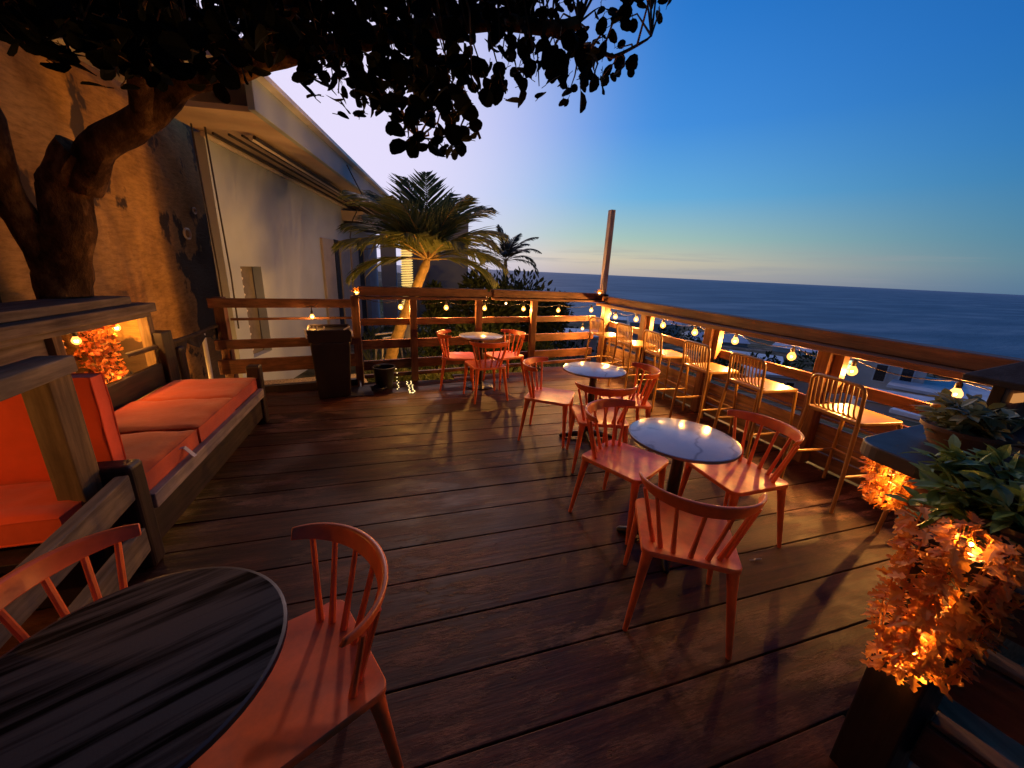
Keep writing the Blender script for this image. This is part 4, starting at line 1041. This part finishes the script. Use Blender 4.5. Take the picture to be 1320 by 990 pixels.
house('low pale shed with white roof, first below the rail right of the lit window house', 64.8, 33, 4.5, 3, 1.2, -11.2, 'roofw', [(.8,.6,.5,.4)], turn=12)
house('small white roofed hut lowest on the slope, nearest the fence at right', 68.8, 27, 3.2, 3, 1.2, -12.0, 'roofw', [(-.5,.6,.5,.4)], turn=-10)
house('white roofed hut on the slope between the third and fourth stools', 53.2, 36, 3.6, 3, 1.3, -10.6, 'roofw', [(.5,.6,.5,.4)], turn=20)
house('dark roofed house at the right, partly hidden by the roofed lantern', 71, 48, 7, 6, 2.6, -7.6, 'roofd', [(-1.5,1.2,.8,1.0), (1.0,1.2,.8,1.0)])
for i, (az, d, w, h_, lab) in enumerate(((41, 66, 5, 2.2, 'dark clump of bushes on the slope behind the middle bulbs'), (53, 50, 4, 1.8, 'dark clump of bushes left of the lit window house'), (66, 56, 5, 1.1, 'dark clump of bushes right of the lit window house'), (58.5, 66, 5, 2.2, 'dark clump of bushes behind the lit window house'), (30, 46, 5, 1.8, 'dark clump of bushes on the slope near the fence corner'), (47.5, 48, 4, 1.6, 'dark clump of bushes in front of the pale flat roof'), (22.5, 34, 5, 2.0, 'dark clump of bushes on the slope below the slim palm'))):
    x, y = d*math.sin(R(az)), d*math.cos(R(az)); shrub(lab, (x, y, hz(x, y)-.9), w, h_*.9, 520, .55, M['shrub'], 'bushes on the slope below', 30+i, 9)
def grass():
    mb = MB(); rnd = random.Random(8)
    for k in range(9000):
        a = R(rnd.uniform(-4, 44)); d = 6.8 + 34*rnd.random()**2.2; x, y = d*math.sin(a), d*math.cos(a)
        if y < bfY(x) + .5 or (x > 3.4 and y < 6.4): continue
        s = .22*(1 + d*.035)
        mb.leaf((x, y, hz(x, y)-.02), (rnd.gauss(0,.4), rnd.gauss(0,.4), 1), (rnd.gauss(0,1), rnd.gauss(0,1), .2), s*rnd.uniform(.6,1.4), .02*(1+d*.05), 'blade', .4)
    o = mb.build('grass', M['palm']); tag(o, 'rough grass on the slope beyond the back fence', 'grass', kind='stuff')
grass()

# ------------------------------------------------------------------ counter, plants and garlands at the right
def counter():
    t = thing('bar_counter', 'charcoal bar counter with rounded corner at the right, holding a plant pot', 'counter', (2.6, .65, 0))
    out = [(3.42, 1.12), (3.44, .36)]
    pts = [(3.45, 1.13), (2.0, .975)]
    for k in range(7):
        a = R(97 + 76*k/6); pts.append((1.905 + .11*math.cos(a), .855 + .11*math.sin(a)))
    pts += [(1.785, .74), (1.83, .62), (3.45, .58)]
    MB().poly_prism([(x-2.6, y-.65) for x, y in pts[::-1]], .94, 1.0).build('worktop', M['counter'], t, bevel=.008, seg=3)
    MB().box((.55, .16, .24), (.9, .40, 1.38)).build('cabinet', M['panel'], t, bevel=.006)
    MB().box((-.45, .05, .24), (.08, .08, 1.38)).build('leg', M['dpost'], t, bevel=.004)
counter()
def pot_plant(name, label, loc, rad, hgt, n, leafl, mat, spread, seed, orange=0):
    rnd = random.Random(seed); t = thing(name, label, 'plant', loc)
    MB().lathe((0,0,0), [(rad*.72,0),(rad*.95,hgt*.8),(rad*1.03,hgt*.82),(rad*1.03,hgt),(rad*.93,hgt),(rad*.85,hgt*.85),(.001,hgt*.85)], 26).build('pot', M['pot'], t, smooth=True)
    mb = MB(); st = MB(); fl = MB()
    for k in range(n//6):
        a = rnd.uniform(0, 6.283); rr = spread*rnd.uniform(.25,1.0); h = hgt + spread*rnd.uniform(-.55,.95)*(1-.3*rr/spread)
        tip = Vector((rr*math.cos(a), rr*math.sin(a), h))
        mid = Vector((tip.x*.5, tip.y*.5, hgt + (h-hgt)*.5 + .08*spread))
        st.tube([(0,0,hgt*.8), mid, tip], [.006,.004,.0025], 5)
        for j in range(6):
            d = Vector((math.cos(a), math.sin(a), .2))*.6 + Vector((rnd.gauss(0,.8), rnd.gauss(0,.8), rnd.gauss(.1,.5)))
            mb.leaf(mid.lerp(tip, .45 + .11*j), d, Vector((rnd.gauss(0,.4), rnd.gauss(0,.4), 1)), leafl*rnd.uniform(.75,1.2), leafl*rnd.uniform(.42,.56), 'oval', rnd.uniform(.05,.35))
        if orange and k % orange == 0:
            for j in range(6):
                fl.leaf(tip, (math.cos(j*1.05), math.sin(j*1.05), .4), (0,0,1), .028, .016, 'oval')
    mb.build('foliage', mat, t); st.build('stems', M['stem'], t, smooth=True)
    if orange: fl.build('blossom', M['coral'], t)
    return t
pot_plant('potted_plant', 'pale leaved plant in a round clay pot standing on the charcoal counter', (2.16, .80, 1.0), .125, .085, 330, .065, M['succ'], .13, 4)
pot_plant('potted_plant', 'bushy dark green broad leaved plant on the post top, hanging over the orange garland', (1.80, .50, .845), .11, .10, 700, .075, M['potl'], .215, 9, orange=26)

def garland(label, loc, L_, rad, strands, seed, lean=(0,0), nb=10, watts=3.0):
    rnd = random.Random(seed); t = thing('leaf_garland', label, 'garland', loc, 0, 'orange leaf garlands')
    vine = MB(); mb = MB(); bl = MB()
    for s in range(strands):
        a = 6.283*s/strands + rnd.uniform(-.3,.3); rr = rad*rnd.uniform(.2,1.0); ln = L_*rnd.uniform(.72,1.0)
        pts = []
        for k in range(9):
            u = k/8; w = rr*(1.12 - .55*u + .1*math.sin(u*7+s))
            pts.append(Vector((w*math.cos(a) + lean[0]*u, w*math.sin(a) + lean[1]*u, -ln*u)))
        vine.tube(pts, .0022, 5)
        m = int(ln/.011)
        for k in range(m):
            u = k/m*8; i = min(int(u), 7); q = pts[i].lerp(pts[i+1], u-i)
            an = a + rnd.gauss(0,1.3); d = Vector((math.cos(an), math.sin(an), rnd.gauss(-.25,.35)))
            mb.leaf(q, d, Vector((rnd.gauss(0,.5), rnd.gauss(0,.5), 1)), rnd.uniform(.026,.050), rnd.uniform(.018,.032), 'rag', rnd.uniform(-.2,.6))
    for k in range(nb):
        u = (k+.5)/nb; a = k*2.4
        bl.lathe((rad*.30*math.cos(a) + lean[0]*u, rad*.30*math.sin(a) + lean[1]*u, -L_*.85*u - .02), [(.001,-.008),(.007,-.003),(.007,.004),(.001,.009)], 6)
    if nb == 0:
        for k in range(6):
            u = (k+.5)/6; bl.lathe((lean[0]*u, lean[1]*u, -L_*.9*u + .014), [(.001,-.006),(.005,-.002),(.005,.003),(.001,.006)], 6)
    mb.build('leaves', M['orange'], t); vine.build('vine', M['orange'], t); bb = bl.build('bulbs', M['tiny'], t)
    for k in range(6):
        u = (k+.5)/6; ld = bpy.data.lights.new('garland_glow', 'POINT'); ld.energy = watts; ld.color = (1, .47, .10); ld.shadow_soft_size = .012
        lo = bpy.data.objects.new('garland_glow', ld); col.objects.link(lo); lo.parent = bb; lo.location = (lean[0]*u, lean[1]*u, -L_*.9*u)
garland('large glowing orange leaf garland hanging from the near fence post', (1.44, .44, .985), .49, .12, 28, 3, lean=(-.05,.0), nb=0, watts=1.9)
garland('small bright orange leaf garland hanging under the counter tip', (1.98, .88, .935), .25, .085, 12, 6, nb=0, watts=.55)

def near_fence():
    t = thing('stair_fence', 'dark near post and three board fence running off the lower right corner', 'fence', (1.48, .44, 0))
    MB().box((0, .02, .44), (.13, .13, 1.0)).build('post', M['dpost'], t, bevel=.006)
    for z, h in ((.79, .10), (.555, .15), (.27, .15)):
        MB().beam((.02, -.05, z), (.30, -1.3, z), .04, h).build('rail', M['fy'], t, bevel=.005)
        MB().beam((.045, -.05, z + h/2 + .010), (.325, -1.3, z + h/2 + .010), .06, .016).build('rail_cap', M['panel'], t, bevel=.003)
    MB().box((.30, -1.36, .44), (.13, .13, 1.0)).build('post', M['dpost'], t, bevel=.006)
near_fence()
for i, (x, y, z, l, a, lab) in enumerate(((2.47, .50, -.30, .66, 76, 'pale pine board in the middle of the lower right corner, between the two lower rails'), (2.98, .60, -.26, .70, 74, 'pale pine board farthest right, seen above the middle rail of the stair fence'), (2.36, .72, -.31, .40, 80, 'short pale pine board just right of the dark near post'), (2.02, .18, -.33, .70, 76, 'pale pine board lowest of all, under the bottom rail of the stair fence'))):
    t = thing('stacked_plank', lab, 'plank', (x, y, z), R(a), 'pale boards laid outside the stair fence')
    MB().box((0, 0, 0), (l, .25, .045)).build('board', M['pallet'], t, bevel=.004)
    for k in (-1, 1): MB().box((k*l*.36, 0, -.075), (.08, .23, .10)).build('batten', M['pallet'], t, bevel=.004)
def lantern():
    t = thing('roofed_lantern', 'dark pitched roof lantern with warm glass standing at the far right', 'lantern', (2.63, .72, 1.0))
    h = .28
    MB().add([(-h,-h*.8,.235),(h,-h*.8,.235),(h,h*.8,.235),(-h,h*.8,.235),(-h,-h*.8,.262),(h,-h*.8,.262),(h,h*.8,.262),(-h,h*.8,.262),(-.06,0,.42),(.06,0,.42)],
      [(0,3,2,1),(0,1,5,4),(1,2,6,5),(2,3,7,6),(3,0,4,7),(4,5,9,8),(5,6,9),(6,7,8,9),(7,4,8)]).build('roof', M['roofd'], t, bevel=.004)
    for sx in (-1,1):
        for sy in (-1,1): MB().box((sx*.17, sy*.14, .115), (.04,.04,.236)).build('post', M['dpost'], t, bevel=.003)
    MB().box((0,.13,.12), (.30,.012,.20)).build('rear_pane', M['panel'], t)
    MB().box((0,0,.012), (.42,.36,.024)).build('base', M['dpost'], t, bevel=.004)
    MB().box((-.08,.115,.175), (.08,.01,.04)).build('glow_pane', M['winwarm'], t)
lantern()

# ------------------------------------------------------------------ sky and light
def world():
    w = bpy.data.worlds.new('World'); scene.world = w; w.use_nodes = True; nt = w.node_tree; nt.nodes.clear()
    out = N(nt, 'ShaderNodeOutputWorld'); bg = N(nt, 'ShaderNodeBackground'); L(nt, bg.outputs[0], out.inputs[0])
    tc = N(nt, 'ShaderNodeTexCoord'); nv = N(nt, 'ShaderNodeVectorMath', operation='NORMALIZE'); L(nt, tc.outputs['Generated'], nv.inputs[0])
    sp = N(nt, 'ShaderNodeSeparateXYZ'); L(nt, nv.outputs[0], sp.inputs[0])
    e = N(nt, 'ShaderNodeMapRange'); e.inputs[1].default_value = -.05; e.inputs[2].default_value = .75; L(nt, sp.outputs['Z'], e.inputs[0])
    def st(z): return (z + .05)/.8
    near = ramp(nt, e.outputs[0], [(st(-.02), (.36,.34,.34)), (st(.005), (.52,.45,.40)), (st(.035), (.66,.58,.42)), (st(.085), (.40,.58,.52)), (st(.17), (.16,.46,.76)), (st(.30), (.065,.30,.78)), (st(.46), (.028,.215,.68)), (st(.7), (.012,.12,.46))])
    far = ramp(nt, e.outputs[0], [(st(-.02), (.05,.13,.24)), (st(.005), (.060,.165,.29)), (st(.05), (.07,.21,.31)), (st(.12), (.045,.20,.37)), (st(.22), (.020,.165,.44)), (st(.36), (.010,.125,.43)), (st(.55), (.006,.085,.34)), (st(.7), (.005,.06,.25))])
    sd = N(nt, 'ShaderNodeVectorMath', operation='DOT_PRODUCT'); sd.inputs[1].default_value = (math.sin(R(-8)), math.cos(R(-8)), 0); L(nt, nv.outputs[0], sd.inputs[0])
    sf = N(nt, 'ShaderNodeMapRange'); sf.interpolation_type = 'SMOOTHSTEP'; sf.inputs[1].default_value = .05; sf.inputs[2].default_value = .90; L(nt, sd.outputs['Value'], sf.inputs[0])
    base = mixc(nt, sf.outputs[0], far.outputs[0], near.outputs[0])
    # afterglow above the building
    g = Vector((math.sin(R(-16))*math.cos(R(13)), math.cos(R(-16))*math.cos(R(13)), math.sin(R(13))))
    gd = N(nt, 'ShaderNodeVectorMath', operation='DOT_PRODUCT'); gd.inputs[1].default_value = g; L(nt, nv.outputs[0], gd.inputs[0])
    gf = N(nt, 'ShaderNodeMapRange'); gf.interpolation_type = 'SMOOTHSTEP'; gf.inputs[1].default_value = .58; gf.inputs[2].default_value = .99; L(nt, gd.outputs['Value'], gf.inputs[0])
    gp2 = N(nt, 'ShaderNodeMath', operation='POWER'); gp2.inputs[1].default_value = 1.9; L(nt, gf.outputs[0], gp2.inputs[0])
    base = mixc(nt, gp2.outputs[0], base, (.80, .74, .98))
    # thin low streak cloud
    mp = N(nt, 'ShaderNodeMapping'); mp.inputs['Scale'].default_value = (3, 3, 60); L(nt, nv.outputs[0], mp.inputs[0])
    cn = N(nt, 'ShaderNodeTexNoise'); cn.inputs['Scale'].default_value = 1.6; cn.inputs['Detail'].default_value = 4; L(nt, mp.outputs[0], cn.inputs['Vector'])
    cr = ramp(nt, cn.outputs['Fac'], [(.52, 0), (.68, .45)])
    band = ramp(nt, e.outputs[0], [(st(0.0), 0), (st(.012), 1), (st(.045), .8), (st(.07), 0)])
    cf = mixc(nt, 1.0, cr.outputs[0], band.outputs[0], 'MULTIPLY')
    base = mixc(nt, cf, base, (.30, .32, .36))
    # the sky behind the viewer, away from the afterglow, is already night dark
    dk = N(nt, 'ShaderNodeMapRange'); dk.interpolation_type = 'SMOOTHSTEP'; dk.inputs[1].default_value = -.55; dk.inputs[2].default_value = .12; dk.inputs[3].default_value = .20; dk.inputs[4].default_value = 1.0; L(nt, sd.outputs['Value'], dk.inputs[0])
    base = mixc(nt, 1.0, base, dk.outputs[0], 'MULTIPLY')
    L(nt, base, bg.inputs[0]); bg.inputs[1].default_value = 1.0
world()
def sun():
    sd = bpy.data.lights.new('afterglow_sun', 'SUN'); sd.energy = .42; sd.angle = R(2); sd.color = (1.0, .66, .58)
    o = bpy.data.objects.new('afterglow_sun', sd); col.objects.link(o)
    az, el = R(6), R(35); d = Vector((math.sin(az)*math.cos(el), math.cos(az)*math.cos(el), math.sin(el)))
    o.rotation_euler = d.to_track_quat('Z', 'Y').to_euler()
sun()
scene.view_settings.view_transform = 'Standard'; scene.view_settings.look = 'None'; scene.view_settings.exposure = 0
scene.render.engine = 'CYCLES'
scene.cycles.max_bounces = 6; scene.cycles.sample_clamp_indirect = 3.0
